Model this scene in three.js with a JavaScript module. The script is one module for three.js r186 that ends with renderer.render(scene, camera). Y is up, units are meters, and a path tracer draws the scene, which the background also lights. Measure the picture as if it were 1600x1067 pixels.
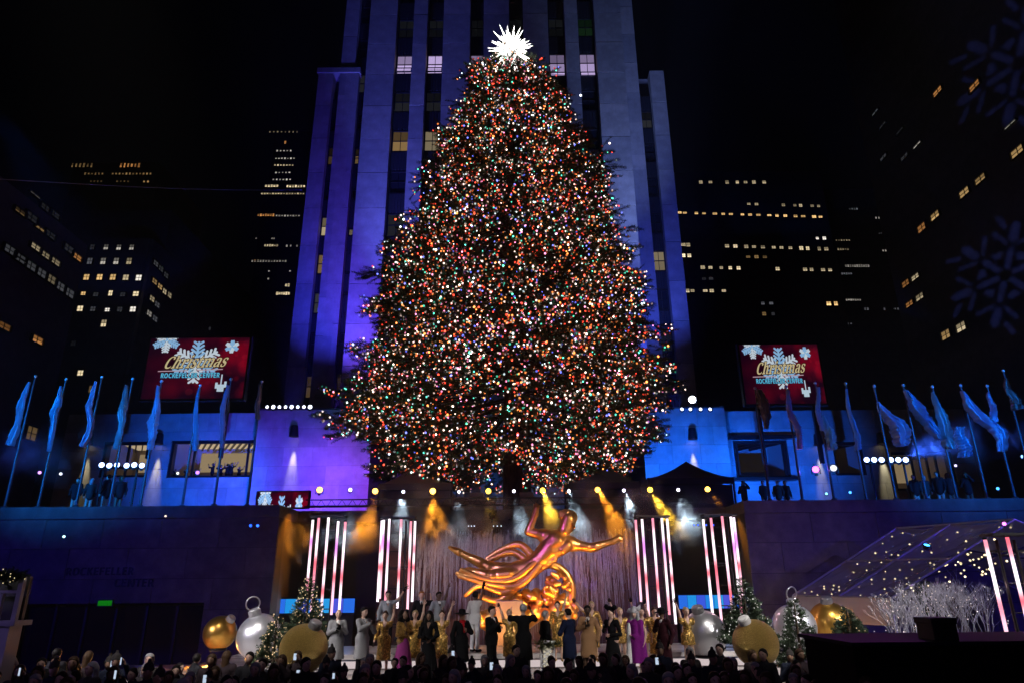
import * as THREE from 'three';
import { MarchingCubes } from 'three/addons/objects/MarchingCubes.js';
import { mergeGeometries } from 'three/addons/utils/BufferGeometryUtils.js';
import { RoundedBoxGeometry } from 'three/addons/geometries/RoundedBoxGeometry.js';
import { FontLoader } from 'three/addons/loaders/FontLoader.js';
import { TextGeometry } from 'three/addons/geometries/TextGeometry.js';
import { RectAreaLightUniformsLib } from 'three/addons/lights/RectAreaLightUniformsLib.js';

// ---------------------------------------------------------------- camera, sky, exposure
const renderer = new THREE.WebGLRenderer({ antialias: true });
renderer.toneMapping = THREE.LinearToneMapping;
renderer.toneMappingExposure = 1;
renderer.shadowMap.enabled = true;
RectAreaLightUniformsLib.init();
const scene = new THREE.Scene();
const F = 1067, EYE = new THREE.Vector3(0, 2.4, 0), PITCH = 19.7 * Math.PI / 180, ROLL = -0.52 * Math.PI / 180;
const camera = new THREE.PerspectiveCamera(2 * Math.atan(533.5 / F) * 180 / Math.PI, 1.5, 0.1, 2000);
camera.rotation.order = 'YXZ';
camera.rotation.set(PITCH, 0, ROLL);
camera.position.copy(EYE);
camera.updateMatrixWorld(true);
{ // night sky: an even, almost black blue
  const w = 64, h = 32, d = new Float32Array(w * h * 4);
  for (let i = 0; i < w * h; i++) { d[i * 4] = 0.0002; d[i * 4 + 1] = 0.00025; d[i * 4 + 2] = 0.0005; d[i * 4 + 3] = 1; }
  const t = new THREE.DataTexture(d, w, h, THREE.RGBAFormat, THREE.FloatType);
  t.mapping = THREE.EquirectangularReflectionMapping; t.magFilter = THREE.LinearFilter; t.needsUpdate = true;
  scene.background = t; scene.environment = t;
}
const addedMoon = new THREE.DirectionalLight(new THREE.Color().setRGB(0.7, 0.8, 1), 0.004);  // faint moonlight, added; no moon stands in view
addedMoon.position.set(60, 120, 80); addedMoon.castShadow = true; scene.add(addedMoon, addedMoon.target);
scene.fog = new THREE.FogExp2(new THREE.Color().setRGB(1, 1, 1), 0.0003);

// ---------------------------------------------------------------- helpers
let seedN = 12345;
const rnd = () => { seedN = (seedN + 0x6d2b79f5) | 0; let t = Math.imul(seedN ^ (seedN >>> 15), 1 | seedN); t = (t + Math.imul(t ^ (t >>> 7), 61 | t)) ^ t; return ((t ^ (t >>> 14)) >>> 0) / 4294967296; };
const rr = (a, b) => a + (b - a) * rnd();
const pick = (a) => a[Math.floor(rnd() * a.length)];
const V = (x, y, z) => new THREE.Vector3(x, y, z);
const lerp = THREE.MathUtils.lerp, clamp = THREE.MathUtils.clamp;
const camE = new THREE.Euler(PITCH, 0, ROLL, 'YXZ');
const rayOf = (px, py) => V((px - 800) / F, -(py - 533.5) / F, -1).applyEuler(camE);
const atD = (px, py, D) => { const r = rayOf(px, py); return r.multiplyScalar(D / -r.z).add(EYE); };   // on the upright plane D metres ahead
const atX = (px, py, X) => { const r = rayOf(px, py); return r.multiplyScalar(X / r.x).add(EYE); };
const atY = (px, py, Y) => { const r = rayOf(px, py); return r.multiplyScalar((Y - EYE.y) / r.y).add(EYE); };
const mPerPx = (D) => D / F * 1.02;

const rgb = (r, g, b) => new THREE.Color().setRGB(r, g, b);
const used = {};
const numbered = (n) => { const k = used[n] = (used[n] ?? -1) + 1; return k ? `${n}_${String(k).padStart(3, '0')}` : n; };
function tag(o, label, category, group, kind) { o.userData = { ...o.userData }; if (label) o.userData.label = label; if (category) o.userData.category = category; if (group) o.userData.group = group; if (kind) o.userData.kind = kind; return o; }
function thing(name, label, category, pos = [0, 0, 0], group) {
  const o = new THREE.Group(); o.name = numbered(name); o.position.set(...(pos.isVector3 ? pos.toArray() : pos)); scene.add(o);
  return tag(o, label, category, group);
}
function mesh(name, geo, mat, parent) {
  const m = new THREE.Mesh(geo, mat); m.name = parent ? name : numbered(name); m.castShadow = m.receiveShadow = true;
  (parent ?? scene).add(m); return m;
}
const struct = (name, geo, mat) => tag(mesh(name, geo, mat), undefined, undefined, undefined, 'structure');
const stuff = (o) => { o.userData = { ...o.userData, kind: 'stuff' }; return o; };
function copyOf(src, name, label, group) { const c = src.clone(); c.name = numbered(name); c.userData = { ...src.userData }; if (label) c.userData.label = label; if (group) c.userData.group = group; scene.add(c); return c; }

const strip = (g) => { const q = g.index ? g.toNonIndexed() : g; for (const k of Object.keys(q.attributes)) if (!['position', 'normal', 'uv'].includes(k)) q.deleteAttribute(k); return q; };
const merge = (list) => mergeGeometries(list.map(strip));
function uvBox(g, s = 1) { // uv in metres by the dominant axis of each face's normal
  const p = g.attributes.position, n = g.attributes.normal, uv = new Float32Array(p.count * 2);
  for (let i = 0; i < p.count; i++) {
    const ax = Math.abs(n.getX(i)), ay = Math.abs(n.getY(i)), az = Math.abs(n.getZ(i));
    const [u, v] = ax > ay && ax > az ? [p.getZ(i), p.getY(i)] : ay > az ? [p.getX(i), p.getZ(i)] : [p.getX(i), p.getY(i)];
    uv[i * 2] = u * s; uv[i * 2 + 1] = v * s;
  }
  g.setAttribute('uv', new THREE.BufferAttribute(uv, 2)); return g;
}
function box(w, h, d, x = 0, y = 0, z = 0, ry = 0, rx = 0, rz = 0) {
  const g = strip(new THREE.BoxGeometry(w, h, d));
  uvBox(g);
  if (rx) g.rotateX(rx); if (rz) g.rotateZ(rz); if (ry) g.rotateY(ry);
  g.translate(x, y, z); return g;
}
const boxB = (x0, x1, y0, y1, z0, z1) => { const g = strip(new THREE.BoxGeometry(x1 - x0, y1 - y0, z1 - z0)); g.translate((x0 + x1) / 2, (y0 + y1) / 2, (z0 + z1) / 2); return uvBox(g); };
function bar(a, b, r0, r1 = r0, seg = 8) { // tapered rod between two points
  const d = b.clone().sub(a), L = d.length(), g = strip(new THREE.CylinderGeometry(r1, r0, L, seg));
  g.translate(0, L / 2, 0); g.applyQuaternion(new THREE.Quaternion().setFromUnitVectors(V(0, 1, 0), d.normalize())); g.translate(a.x, a.y, a.z); return g;
}
const ball = (r, x, y, z, a = 12, b = 8) => strip(new THREE.SphereGeometry(r, a, b)).translate(x, y, z);
const lathe = (pts, seg = 20) => strip(new THREE.LatheGeometry(pts.map(([x, y]) => new THREE.Vector2(x, y)), seg));

// ---------------------------------------------------------------- textures and materials
function hash2(x, y) { let h = Math.imul(x | 0, 374761393) + Math.imul(y | 0, 668265263); h = Math.imul(h ^ (h >>> 13), 1274126177); return ((h ^ (h >>> 16)) >>> 0) / 4294967296; }
function vnoise(x, y, per) { const ix = Math.floor(x), iy = Math.floor(y), fx = x - ix, fy = y - iy, s = fx * fx * (3 - 2 * fx), t = fy * fy * (3 - 2 * fy), w = (a) => ((a % per) + per) % per; return lerp(lerp(hash2(w(ix), w(iy)), hash2(w(ix + 1), w(iy)), s), lerp(hash2(w(ix), w(iy + 1)), hash2(w(ix + 1), w(iy + 1)), s), t); }
function fbm(u, v, base, oct) { let s = 0, a = 0.5, f = base, n = 0; for (let i = 0; i < oct; i++) { s += a * vnoise(u * f, v * f, f); n += a; a *= 0.55; f *= 2; } return s / n; }
function tex(size, fn, srgb, rep) {
  const d = new Uint8Array(size * size * 4);
  for (let y = 0; y < size; y++) for (let x = 0; x < size; x++) { const c = fn(x / size, y / size), i = (y * size + x) * 4; for (let k = 0; k < 3; k++) d[i + k] = clamp(Math.round((Array.isArray(c) ? c[k] : c) * 255), 0, 255); d[i + 3] = 255; }
  const t = new THREE.DataTexture(d, size, size); t.wrapS = t.wrapT = THREE.RepeatWrapping; t.magFilter = THREE.LinearFilter; t.minFilter = THREE.LinearMipmapLinearFilter;
  if (srgb) t.colorSpace = THREE.SRGBColorSpace; if (rep) t.repeat.set(rep, rep); t.needsUpdate = true; return t;
}
const tStone = tex(512, (u, v) => { const a = 0.78 + 0.22 * fbm(u, v, 6, 6), b = fbm(u + 0.3, v * 0.3, 24, 3); return [a * (0.94 + 0.06 * b), a * (0.93 + 0.06 * b), a * (0.9 + 0.08 * b)]; }, true, 0.18);
const tStoneBump = tex(512, (u, v) => fbm(u, v, 16, 6), false, 0.4);
const tGranite = tex(512, (u, v) => { const s = hash2(u * 512, v * 512), a = 0.55 + 0.3 * fbm(u, v, 8, 5) + 0.2 * (s - 0.5); return [a, a * 0.92, a * 0.9]; }, true, 0.35);
const tFloor = tex(512, (u, v) => { const a = 0.6 + 0.4 * fbm(u, v, 10, 6); return [a, a, a]; }, true, 0.25);
const tNoise = tex(256, (u, v) => fbm(u, v, 32, 3), false, 1);
const tGlitter = tex(256, (u, v) => { const k = hash2(u * 256, v * 256); return k > 0.5 ? k : 0.2 * k; }, false, 1);
const tSequin = tex(64, (u, v) => { const k = hash2(Math.floor(u * 32) + 7, Math.floor(v * 32) + 3); return k > 0.82 ? 1 : 0.25 + 0.6 * k; }, false, 1);
const tSparkle = tex(256, (u, v) => 0.6 + 0.4 * hash2(u * 256 + 5, v * 256), true, 1);
const std = (c, o = {}) => new THREE.MeshStandardMaterial({ color: c, roughness: 0.8, ...o });
const M = {
  limestone: std(rgb(0.50, 0.48, 0.44), { map: tStone, bumpMap: tStoneBump, bumpScale: 0.006, roughness: 0.85 }),
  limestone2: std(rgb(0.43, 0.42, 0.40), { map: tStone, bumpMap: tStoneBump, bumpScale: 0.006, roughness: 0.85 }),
  limestone3: std(rgb(0.56, 0.53, 0.48), { map: tStone, bumpMap: tStoneBump, bumpScale: 0.006, roughness: 0.85 }),
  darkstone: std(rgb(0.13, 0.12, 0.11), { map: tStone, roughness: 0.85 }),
  facade: std(rgb(0.16, 0.15, 0.14), { map: tStone, roughness: 0.9 }),
  spandrel: std(rgb(0.05, 0.05, 0.06), { map: tNoise, roughness: 0.6, metalness: 0.3 }),
  granite: [0, 1, 2].map((k) => std(rgb(0.20 + 0.02 * k, 0.10 + 0.012 * k, 0.085 + 0.01 * k), { map: tGranite, roughness: 0.35 + 0.05 * k })),
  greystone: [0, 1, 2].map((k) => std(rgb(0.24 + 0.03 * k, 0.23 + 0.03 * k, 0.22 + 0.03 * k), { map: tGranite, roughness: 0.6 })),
  joint: std(rgb(0.05, 0.045, 0.04), { roughness: 0.95 }),
  pave: std(rgb(0.16, 0.16, 0.16), { map: tFloor, roughness: 0.7 }),
  stage: std(rgb(0.75, 0.70, 0.68), { map: tFloor, roughness: 0.25 }),
  black: std(rgb(0.012, 0.012, 0.013), { roughness: 0.6, bumpMap: tNoise, bumpScale: 0.002 }),
  blackMetal: std(rgb(0.02, 0.02, 0.022), { roughness: 0.4, metalness: 0.6 }),
  velvet: new THREE.MeshPhysicalMaterial({ color: rgb(0.004, 0.004, 0.005), roughness: 0.95, specularIntensity: 0.2 }),
  steel: std(rgb(0.45, 0.45, 0.47), { roughness: 0.35, metalness: 0.9 }),
  glassDark: new THREE.MeshPhysicalMaterial({ color: rgb(0.012, 0.013, 0.018), roughness: 0.08, metalness: 0, ior: 1.5 }),
  canopyBlack: std(rgb(0.012, 0.012, 0.014), { roughness: 0.75, bumpMap: tNoise, bumpScale: 0.01 }),
  canopyKhaki: std(rgb(0.20, 0.18, 0.12), { roughness: 0.85, bumpMap: tNoise, bumpScale: 0.01 }),
  canopyGreen: std(rgb(0.05, 0.07, 0.06), { roughness: 0.85, bumpMap: tNoise, bumpScale: 0.01 }),
  needle: std(rgb(0.045, 0.075, 0.035), { roughness: 0.75 }),
  bark: std(rgb(0.10, 0.065, 0.04), { map: tNoise, roughness: 0.95 }),
  gold: new THREE.MeshPhysicalMaterial({ color: rgb(0.92, 0.52, 0.13), metalness: 0.95, roughness: 0.35, bumpMap: tNoise, bumpScale: 0.004 }),
  goldShine: new THREE.MeshPhysicalMaterial({ color: rgb(0.90, 0.50, 0.10), metalness: 0.92, roughness: 0.3 }),
  goldGlitter: std(rgb(0.80, 0.53, 0.15), { metalness: 0.6, roughness: 0.34, bumpMap: tGlitter, bumpScale: 0.04, map: tSparkle }),
  silver: new THREE.MeshPhysicalMaterial({ color: rgb(0.52, 0.52, 0.56), metalness: 0.75, roughness: 0.33, bumpMap: tNoise, bumpScale: 0.003 }),
  white: std(rgb(0.75, 0.75, 0.76), { roughness: 0.5 }),
};
const glow = (r, g, b) => new THREE.MeshBasicMaterial({ color: rgb(r, g, b) });

function spot(pos, target, color, intensity, angleDeg, penumbra = 0.5, radius = 4, parent = scene) {
  const l = new THREE.SpotLight(color, intensity, 0, angleDeg * Math.PI / 180, penumbra, 2);
  l.castShadow = true; l.shadow.radius = radius; l.name = 'lamp_light';
  const inv = parent === scene ? null : (parent.updateMatrixWorld(true), parent.matrixWorld.clone().invert());
  l.position.copy(inv ? pos.clone().applyMatrix4(inv) : pos);
  l.target.position.copy(inv ? target.clone().applyMatrix4(inv) : target);
  l.target.name = 'lamp_aim';
  parent.add(l, l.target); return l;
}
// A flood or stage lamp: a housing on a yoke, a glowing lens, and its light just in front of the lens.
const fixtureGeo = {};
function fixture(name, label, category, pos, aim, size, lensMat, housing = M.blackMetal, group, light) {
  const t = thing(name, label, category, pos, group);
  fixtureGeo.h ??= merge([lathe([[0.001, -0.75], [0.28, -0.75], [0.36, -0.62], [0.38, -0.2], [0.5, 0], [0.52, 0.12], [0.47, 0.12], [0.45, 0.0], [0.44, -0.02]], 20)]);
  fixtureGeo.y ??= merge([box(0.07, 0.75, 0.16, -0.58, -0.2, 0), box(0.07, 0.75, 0.16, 0.58, -0.2, 0), box(1.23, 0.08, 0.18, 0, -0.615, 0), box(0.36, 0.2, 0.36, 0, -0.755, 0)]);
  fixtureGeo.l ??= new THREE.SphereGeometry(1, 18, 8, 0, Math.PI * 2, 0, 0.5).scale(0.9, 0.5, 0.9).translate(0, -0.44, 0);
  const q = new THREE.Quaternion().setFromUnitVectors(V(0, 1, 0), aim.clone().sub(pos).normalize());
  const h = mesh('housing', fixtureGeo.h, housing, t); h.quaternion.copy(q); h.scale.setScalar(size);
  const y = mesh('yoke', fixtureGeo.y, housing, t); y.scale.setScalar(size);
  const l = mesh('lens', fixtureGeo.l, lensMat, t); l.quaternion.copy(q); l.scale.setScalar(size);
  if (light) spot(pos.clone().add(aim.clone().sub(pos).normalize().multiplyScalar(size * 0.2)), aim, light.color, light.I, light.angle, light.pen ?? 0.5, light.r ?? 4, t);
  return t;
}

// ---------------------------------------------------------------- levels of the place
const DW = 29.5;                                  // the two outer walls of the sunken plaza
const RIM = atD(215, 789, DW).y;                  // street level, above the sunken plaza
const PIT = -0.8;                                 // floor of the sunken plaza; the stage floor is y = 0
const upAt = (py, D) => atD(800, py, D).y;

// ground
struct('street_ground', boxB(-300, 300, RIM - 0.6, RIM - 0.01, -420, -34.2), M.pave);
struct('plaza_floor', boxB(-40, 40, PIT - 0.5, PIT, -34.2, 25), M.pave);

// a wall of stone panels: each panel its own piece in front of a joint-coloured backing
function panelWall(name, label, x0, x1, y0, y1, zFront, depth, rows, panelW, mats, holes = [], opts = {}) {
  const t = thing(name, label, 'wall', [0, 0, 0]);
  const cuts = holes.map(([a, b, c, d]) => [Math.max(a, x0), Math.min(b, x1), Math.max(c, y0), Math.min(d, y1)]);
  const free = (a, b, c, d) => { // pieces of the rectangle outside the holes
    let list = [[a, b, c, d]];
    for (const [hx0, hx1, hy0, hy1] of cuts) list = list.flatMap(([p, q, r, s]) => {
      if (hx1 <= p || hx0 >= q || hy1 <= r || hy0 >= s) return [[p, q, r, s]];
      const o = [];
      if (hx0 > p) o.push([p, hx0, r, s]); if (hx1 < q) o.push([hx1, q, r, s]);
      const u = Math.max(p, hx0), v = Math.min(q, hx1);
      if (hy0 > r) o.push([u, v, r, hy0]); if (hy1 < s) o.push([u, v, hy1, s]);
      return o.filter(([e, f, g, h]) => f - e > 0.03 && h - g > 0.03);
    });
    return list;
  };
  mesh('backing', merge(free(x0, x1, y0, y1).map(([a, b, c, d]) => boxB(a, b, c, d, zFront - depth, zFront - 0.05))), M.joint, t);
  const rh = (y1 - y0) / rows, n = Math.max(1, Math.round((x1 - x0) / panelW)), pw = (x1 - x0) / n, g = opts.gap ?? 0.02;
  for (let r = 0; r < rows; r++) for (let c = -1; c < n + (r % 2 ? 1 : 0); c++) {
    const a = Math.max(x0, x0 + (c + (r % 2 ? 0.5 : 0)) * pw), b = Math.min(x1, x0 + (c + 1 + (r % 2 ? 0.5 : 0)) * pw);
    if (b - a < 0.06) continue;
    const set = free(a + g / 2, b - g / 2, y0 + r * rh + g / 2, y0 + (r + 1) * rh - g / 2);
    if (set.length) { const o = rr(-0.006, 0.006); mesh('stone_panel', merge(set.map(([p, q, u, v]) => boxB(p, q, u, v, zFront - 0.06, zFront + o))), pick(mats), t); }
  }
  return t;
}
// the sunken plaza's walls
const xL = atD(437, 800, DW).x, xR = atD(1163, 800, DW).x;
const doorX0 = atD(28, 960, DW).x, doorX1 = atD(316, 960, DW).x, doorY = upAt(937, DW);
panelWall('plaza_wall', 'long blue-lit stone wall left of the stage with a dark doorway', -27, xL, PIT, RIM - 0.55, -DW, 0.8, 5, 2.6, M.greystone, [[doorX0, doorX1, PIT - 1, doorY]]);
panelWall('plaza_wall', 'long dim stone wall right of the stage behind the clear tent', xR, 29, PIT, RIM - 0.55, -DW, 0.8, 5, 2.6, M.greystone);
{ // coping along the rim, and the returns of the walls into the recess
  struct('rim_coping', merge([boxB(-27, xL, RIM - 0.55, RIM - 0.05, -34.2, -DW + 0.08), boxB(xR, 29, RIM - 0.55, RIM - 0.05, -34.2, -DW + 0.08), boxB(xL, xR, RIM - 0.55, RIM - 0.05, -34.2, -32.0)]), M.greystone[1]);
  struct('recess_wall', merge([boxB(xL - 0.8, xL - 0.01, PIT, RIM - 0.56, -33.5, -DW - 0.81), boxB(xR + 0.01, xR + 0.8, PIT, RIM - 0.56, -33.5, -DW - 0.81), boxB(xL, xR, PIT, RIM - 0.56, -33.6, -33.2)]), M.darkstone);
}
{ // doorway in the left wall: dark glazed entrance with a green sign, raised letters over it
  const e = thing('entrance', 'dark glazed entrance doors under the left plaza wall', 'entrance', [0, 0, 0]);
  mesh('inner_room', merge([boxB(doorX0, doorX1, PIT, doorY, -DW - 3.2, -DW - 3.0), boxB(doorX0 - 0.2, doorX0, PIT, doorY, -DW - 3, -DW - 0.8), boxB(doorX1, doorX1 + 0.2, PIT, doorY, -DW - 3, -DW - 0.8), boxB(doorX0, doorX1, doorY, doorY + 0.1, -DW - 3.2, -DW - 0.8)]), M.black, e);
  const n = 6, w = (doorX1 - doorX0) / n;
  for (let i = 0; i <= n; i++) mesh('frame_post', boxB(doorX0 + i * w - 0.05, doorX0 + i * w + 0.05, PIT, doorY - 0.01, -DW - 0.55, -DW - 0.4), M.blackMetal, e);
  for (let i = 0; i < n; i++) mesh('door_pane', boxB(doorX0 + i * w + 0.06, doorX0 + (i + 1) * w - 0.06, PIT + 0.02, doorY - 0.12, -DW - 0.49, -DW - 0.47), M.glassDark, e);
  const s0 = atD(154, 938, DW), s1 = atD(174, 946, DW), s = thing('exit_sign', 'small green lit sign over the dark left entrance', 'sign', s0);
  mesh('case', box(s1.x - s0.x + 0.08, s0.y - s1.y + 0.08, 0.1, (s1.x - s0.x) / 2, (s1.y - s0.y) / 2, -0.02), M.black, s);
  mesh('lit_face', box(s1.x - s0.x, s0.y - s1.y, 0.02, (s1.x - s0.x) / 2, (s1.y - s0.y) / 2, 0.045), glow(0.003, 0.14, 0.006), s);
}
const font = await new FontLoader().loadAsync('fonts/droid/droid_sans_bold.typeface.json');
function letters(text, size, depth) { const g = new TextGeometry(text, { font, size, depth, curveSegments: 3, bevelEnabled: false }); g.computeBoundingBox(); return g; }
{
  const t = thing('wall_lettering', 'dark raised metal letters on the left plaza wall over the doors', 'sign', [0, 0, 0]);
  for (const [txt, px0, px1, py] of [['ROCKEFELLER', 100, 206, 899], ['CENTER', 176, 238, 917]]) {
    const a = atD(px0, py, DW - 0.02), b = atD(px1, py, DW - 0.02), g = letters(txt, 1, 0.02), s = (b.x - a.x) / (g.boundingBox.max.x - g.boundingBox.min.x);
    g.scale(s, s, 1.6); g.translate(a.x, a.y, -DW + 0.005); mesh('letter_row', g, M.blackMetal, t);
  }
}

// ---------------------------------------------------------------- fountain wall behind the statue
const DF = 31.2, fx0 = atD(592, 850, DF).x, fx1 = atD(1048, 850, DF).x, fTop = upAt(792, DF);
panelWall('fountain_wall', 'red granite fountain wall behind the gilded statue', fx0, fx1, PIT, Math.min(fTop, RIM - 0.6), -DF, 0.5, 6, 1.9, M.granite);
{ // water falling in many thin uneven streams down the wall
  const x0 = atD(652, 880, DF - 0.3).x, x1 = atD(992, 880, DF - 0.3).x, yT = upAt(842, DF - 0.3), list = [];
  for (let i = 0; i < 1500; i++) {
    const x = lerp(x0, x1, rnd()), top = yT + (rnd() < 0.6 ? rr(-0.3, 0.3) : rr(-2, 0.1)), L = rr(0.5, 3.4) * (0.4 + 0.6 * rnd()), w = rr(0.003, 0.010), z = -DF + rr(0.12, 0.5), seg = 7, pts = [];
    for (let k = 0; k <= seg; k++) pts.push(V(x + rr(-0.015, 0.015) + 0.04 * (k / seg - 0.5) * (rnd() - 0.5), top - L * k / seg, z + 0.25 * Math.sqrt(k / seg)));
    list.push(strip(new THREE.TubeGeometry(new THREE.CatmullRomCurve3(pts), seg * 2, w, 5)));
    if (rnd() < 0.4) list.push(strip(new THREE.TubeGeometry(new THREE.CatmullRomCurve3([V(x, top - 0.1, z), V(x + 0.01, top + 0.18, z + 0.05), V(x + rr(-0.05, 0.05), top + 0.08, z + 0.14), V(x + rr(-0.03, 0.03), top - 0.5, z + 0.22)]), 8, w * 1.3, 5)));
  }
  const w = tag(mesh('fountain_water', merge(list), new THREE.MeshPhysicalMaterial({ color: rgb(0.85, 0.85, 0.9), roughness: 0.35, transmission: 0.35, thickness: 0, transparent: true, opacity: 0.4 })), 'thin streams of white water running down the red granite wall', 'fountain', undefined, 'stuff');
}

// ---------------------------------------------------------------- low wings at street level
const WIN = {};
WIN.frame = (() => { const f = merge([box(1, 0.06, 0.5, 0, 0.47, -0.2), box(1, 0.06, 0.5, 0, -0.47, -0.2), box(0.07, 0.88, 0.5, -0.465, 0, -0.2), box(0.07, 0.88, 0.5, 0.465, 0, -0.2), box(0.86, 0.035, 0.2, 0, 0.02, -0.25), box(0.035, 0.88, 0.16, 0, 0, -0.25)]); return f; })();
WIN.geo = mergeGeometries([WIN.frame, box(0.86, 0.42, 0.04, 0, 0.235, -0.3), box(0.86, 0.44, 0.04, 0, -0.22, -0.3)], true);
WIN.geoX = WIN.geo.clone().rotateY(Math.PI / 2);
const glowCache = {};
const glowOf = (c, k) => glowCache[c + '|' + k.toFixed(3)] ??= glow(...{ warm: [1.0, 0.62, 0.24], cream: [1.0, 0.80, 0.48], white: [1, 0.92, 0.8], cool: [0.8, 0.9, 1], orange: [1, 0.42, 0.12], lav: [0.72, 0.55, 1], green: [0.3, 1, 0.35], dim: [0.6, 0.62, 0.7] }[c].map((x) => x * k));
function windowAt(parent, p, w, h, col, k, side, up = 1) {
  const m = mesh('window', side ? WIN.geoX : WIN.geo, [M.blackMetal, col ? glowOf(col, k * up) : M.glassDark, col ? glowOf(col, k) : M.glassDark], parent);
  m.position.copy(p).sub(parent.position); m.scale.set(side ? 0.6 : w, h, side ? w : 0.6); if (side) m.scale.x = side < 0 ? 0.6 : -0.6; if (side > 0) m.rotation.y = 0;
  return m;
}
const DB = 60;
function wallSconce(px, py, D, label, I) {
  const p = atD(px, py, D), t = thing('wall_sconce', label, 'wall lamp', p.clone().setZ(-D + 0.5), 'cup-shaped lamps on the low wings');
  mesh('cup', lathe([[0.001, 0.5], [0.3, 0.5], [0.32, 0.4], [0.42, -0.5], [0.39, -0.5], [0.3, 0.35], [0.001, 0.35]], 20), M.blackMetal, t);
  mesh('bracket', box(0.2, 0.4, 0.2, 0, 0.2, -0.36), M.blackMetal, t);
  mesh('lamp_lens', strip(new THREE.CylinderGeometry(0.26, 0.26, 0.04, 18)).translate(0, -0.33, 0), glow(2.4, 2.0, 1.2), t);
  spot(t.position.clone().add(V(0, -0.4, -0.12)), t.position.clone().add(V(0, -5, -0.55)), rgb(1, 0.9, 0.62), I * 2.2, 11, 0.9, 3, t);
  return t;
}
// left: the tall plain block, then a lower windowed wing running to the left
const bl0 = atD(398, 700, DB).x, bl1 = atD(579, 700, DB).x, blTop = upAt(637, DB);
panelWall('wing_block', 'plain limestone block lit violet left of the big tree', bl0, bl1, RIM - 0.02, blTop, -DB, 9, 7, 2.7, [M.limestone, M.limestone2, M.limestone3]);
const br0 = atD(1006, 700, DB).x, br1 = atD(1139, 700, DB).x, brTop = upAt(640, DB);
panelWall('wing_block', 'plain limestone block lit bright blue right of the big tree', br0, br1, RIM - 0.02, brTop, -DB, 9, 7, 2.7, [M.limestone, M.limestone2, M.limestone3]);
struct('block_roof', merge([boxB(bl0, bl1, blTop, blTop + 0.15, -69, -DB - 0.02), boxB(br0, br1, brTop, brTop + 0.15, -69, -DB - 0.02)]), M.darkstone);
const DL = 61.5;
const hole = (px0, py0, px1, py1, D) => { const a = atD(px0, py0, D), b = atD(px1, py1, D); return [a.x, b.x, b.y, a.y]; };
const hL1 = hole(163, 690, 228, 745, DL), hL2 = hole(268, 688, 394, 745, DL), lTop = upAt(641, DL);
panelWall('low_wing', 'low limestone wing on the left with two lit windows behind the flags', atD(96, 700, DL).x, bl0 - 0.01, RIM - 0.02, lTop, -DL, 1.2, 7, 2.7, [M.limestone, M.limestone2, M.limestone3], [hL1, hL2]);
const hR1 = hole(1145, 688, 1238, 746, DL), hR2 = hole(1300, 690, 1356, 742, DL), hR3 = hole(1392, 706, 1500, 765, DL), rTop = upAt(645, DL);
panelWall('low_wing', 'low limestone wing on the right with dim windows behind the flags', br1 + 0.01, atD(1520, 700, DL).x, RIM - 0.02, rTop, -DL, 1.2, 7, 2.7, [M.limestone, M.limestone2, M.limestone3], [hR1, hR2, hR3]);
function bigWindow(h, label, lit, posts, slats, warm) { // a window bay with a room behind it
  const [x0, x1, y0, y1] = h, z = -DL, t = thing('window_bay', label, 'window', [0, 0, 0]);
  mesh('frame', merge([boxB(x0, x1, y1 - 0.25, y1, z - 0.5, z - 0.2), boxB(x0, x1, y0, y0 + 0.2, z - 0.5, z - 0.2), boxB(x0, x0 + 0.2, y0 + 0.21, y1 - 0.26, z - 0.5, z - 0.2), boxB(x1 - 0.2, x1, y0 + 0.21, y1 - 0.26, z - 0.5, z - 0.2)]), M.blackMetal, t);
  for (const f of posts) { const x = lerp(x0, x1, f); mesh('mullion', boxB(x - 0.08, x + 0.08, y0 + 0.21, y1 - 0.26, z - 0.45, z - 0.25), M.blackMetal, t); }
  mesh('room', merge([boxB(x0 - 0.5, x1 + 0.5, y0 - 0.5, y1 + 0.6, z - 6.2, z - 6), boxB(x0 - 0.5, x0 - 0.3, y0 - 0.5, y1 + 0.6, z - 6, z - 1.3), boxB(x1 + 0.3, x1 + 0.5, y0 - 0.5, y1 + 0.6, z - 6, z - 1.3), boxB(x0 - 0.5, x1 + 0.5, y1 + 0.4, y1 + 0.6, z - 6, z - 1.3), boxB(x0 - 0.5, x1 + 0.5, y0 - 0.5, y0 - 0.3, z - 6, z - 1.3)]), std(rgb(0.35, 0.3, 0.25)), t);
  if (lit) {
    mesh('lit_ceiling', boxB(x0, x1, y1 + 0.3, y1 + 0.36, z - 5.8, z - 1.6), glow(0.55 * lit, 0.42 * lit, 0.26 * lit), t);
    for (let i = 0; i < slats; i++) mesh('ceiling_slat', box(0.12, 0.22, 4.2, lerp(x0, x1, (i + 0.5) / slats), y1 + 0.14, z - 3.6, 0.5), M.blackMetal, t);
    mesh('glowing_back_wall', boxB(x0 + 0.2, x1 - 0.2, lerp(y0, y1, 0.42), y1 - 0.1, z - 5.95, z - 5.9), glow(0.30 * lit, 0.22 * lit, 0.12 * lit), t);  // wall colour glows in place of room light falling on it
  }
  return t;
}
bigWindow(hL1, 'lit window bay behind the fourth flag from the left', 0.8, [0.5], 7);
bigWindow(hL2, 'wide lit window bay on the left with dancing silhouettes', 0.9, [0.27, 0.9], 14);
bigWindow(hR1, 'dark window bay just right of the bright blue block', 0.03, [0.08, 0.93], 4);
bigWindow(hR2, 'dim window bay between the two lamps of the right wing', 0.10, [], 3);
bigWindow(hR3, 'amber lit shop window low on the right behind the flags', 0.7, [0.35, 0.6, 0.75], 4);
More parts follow.
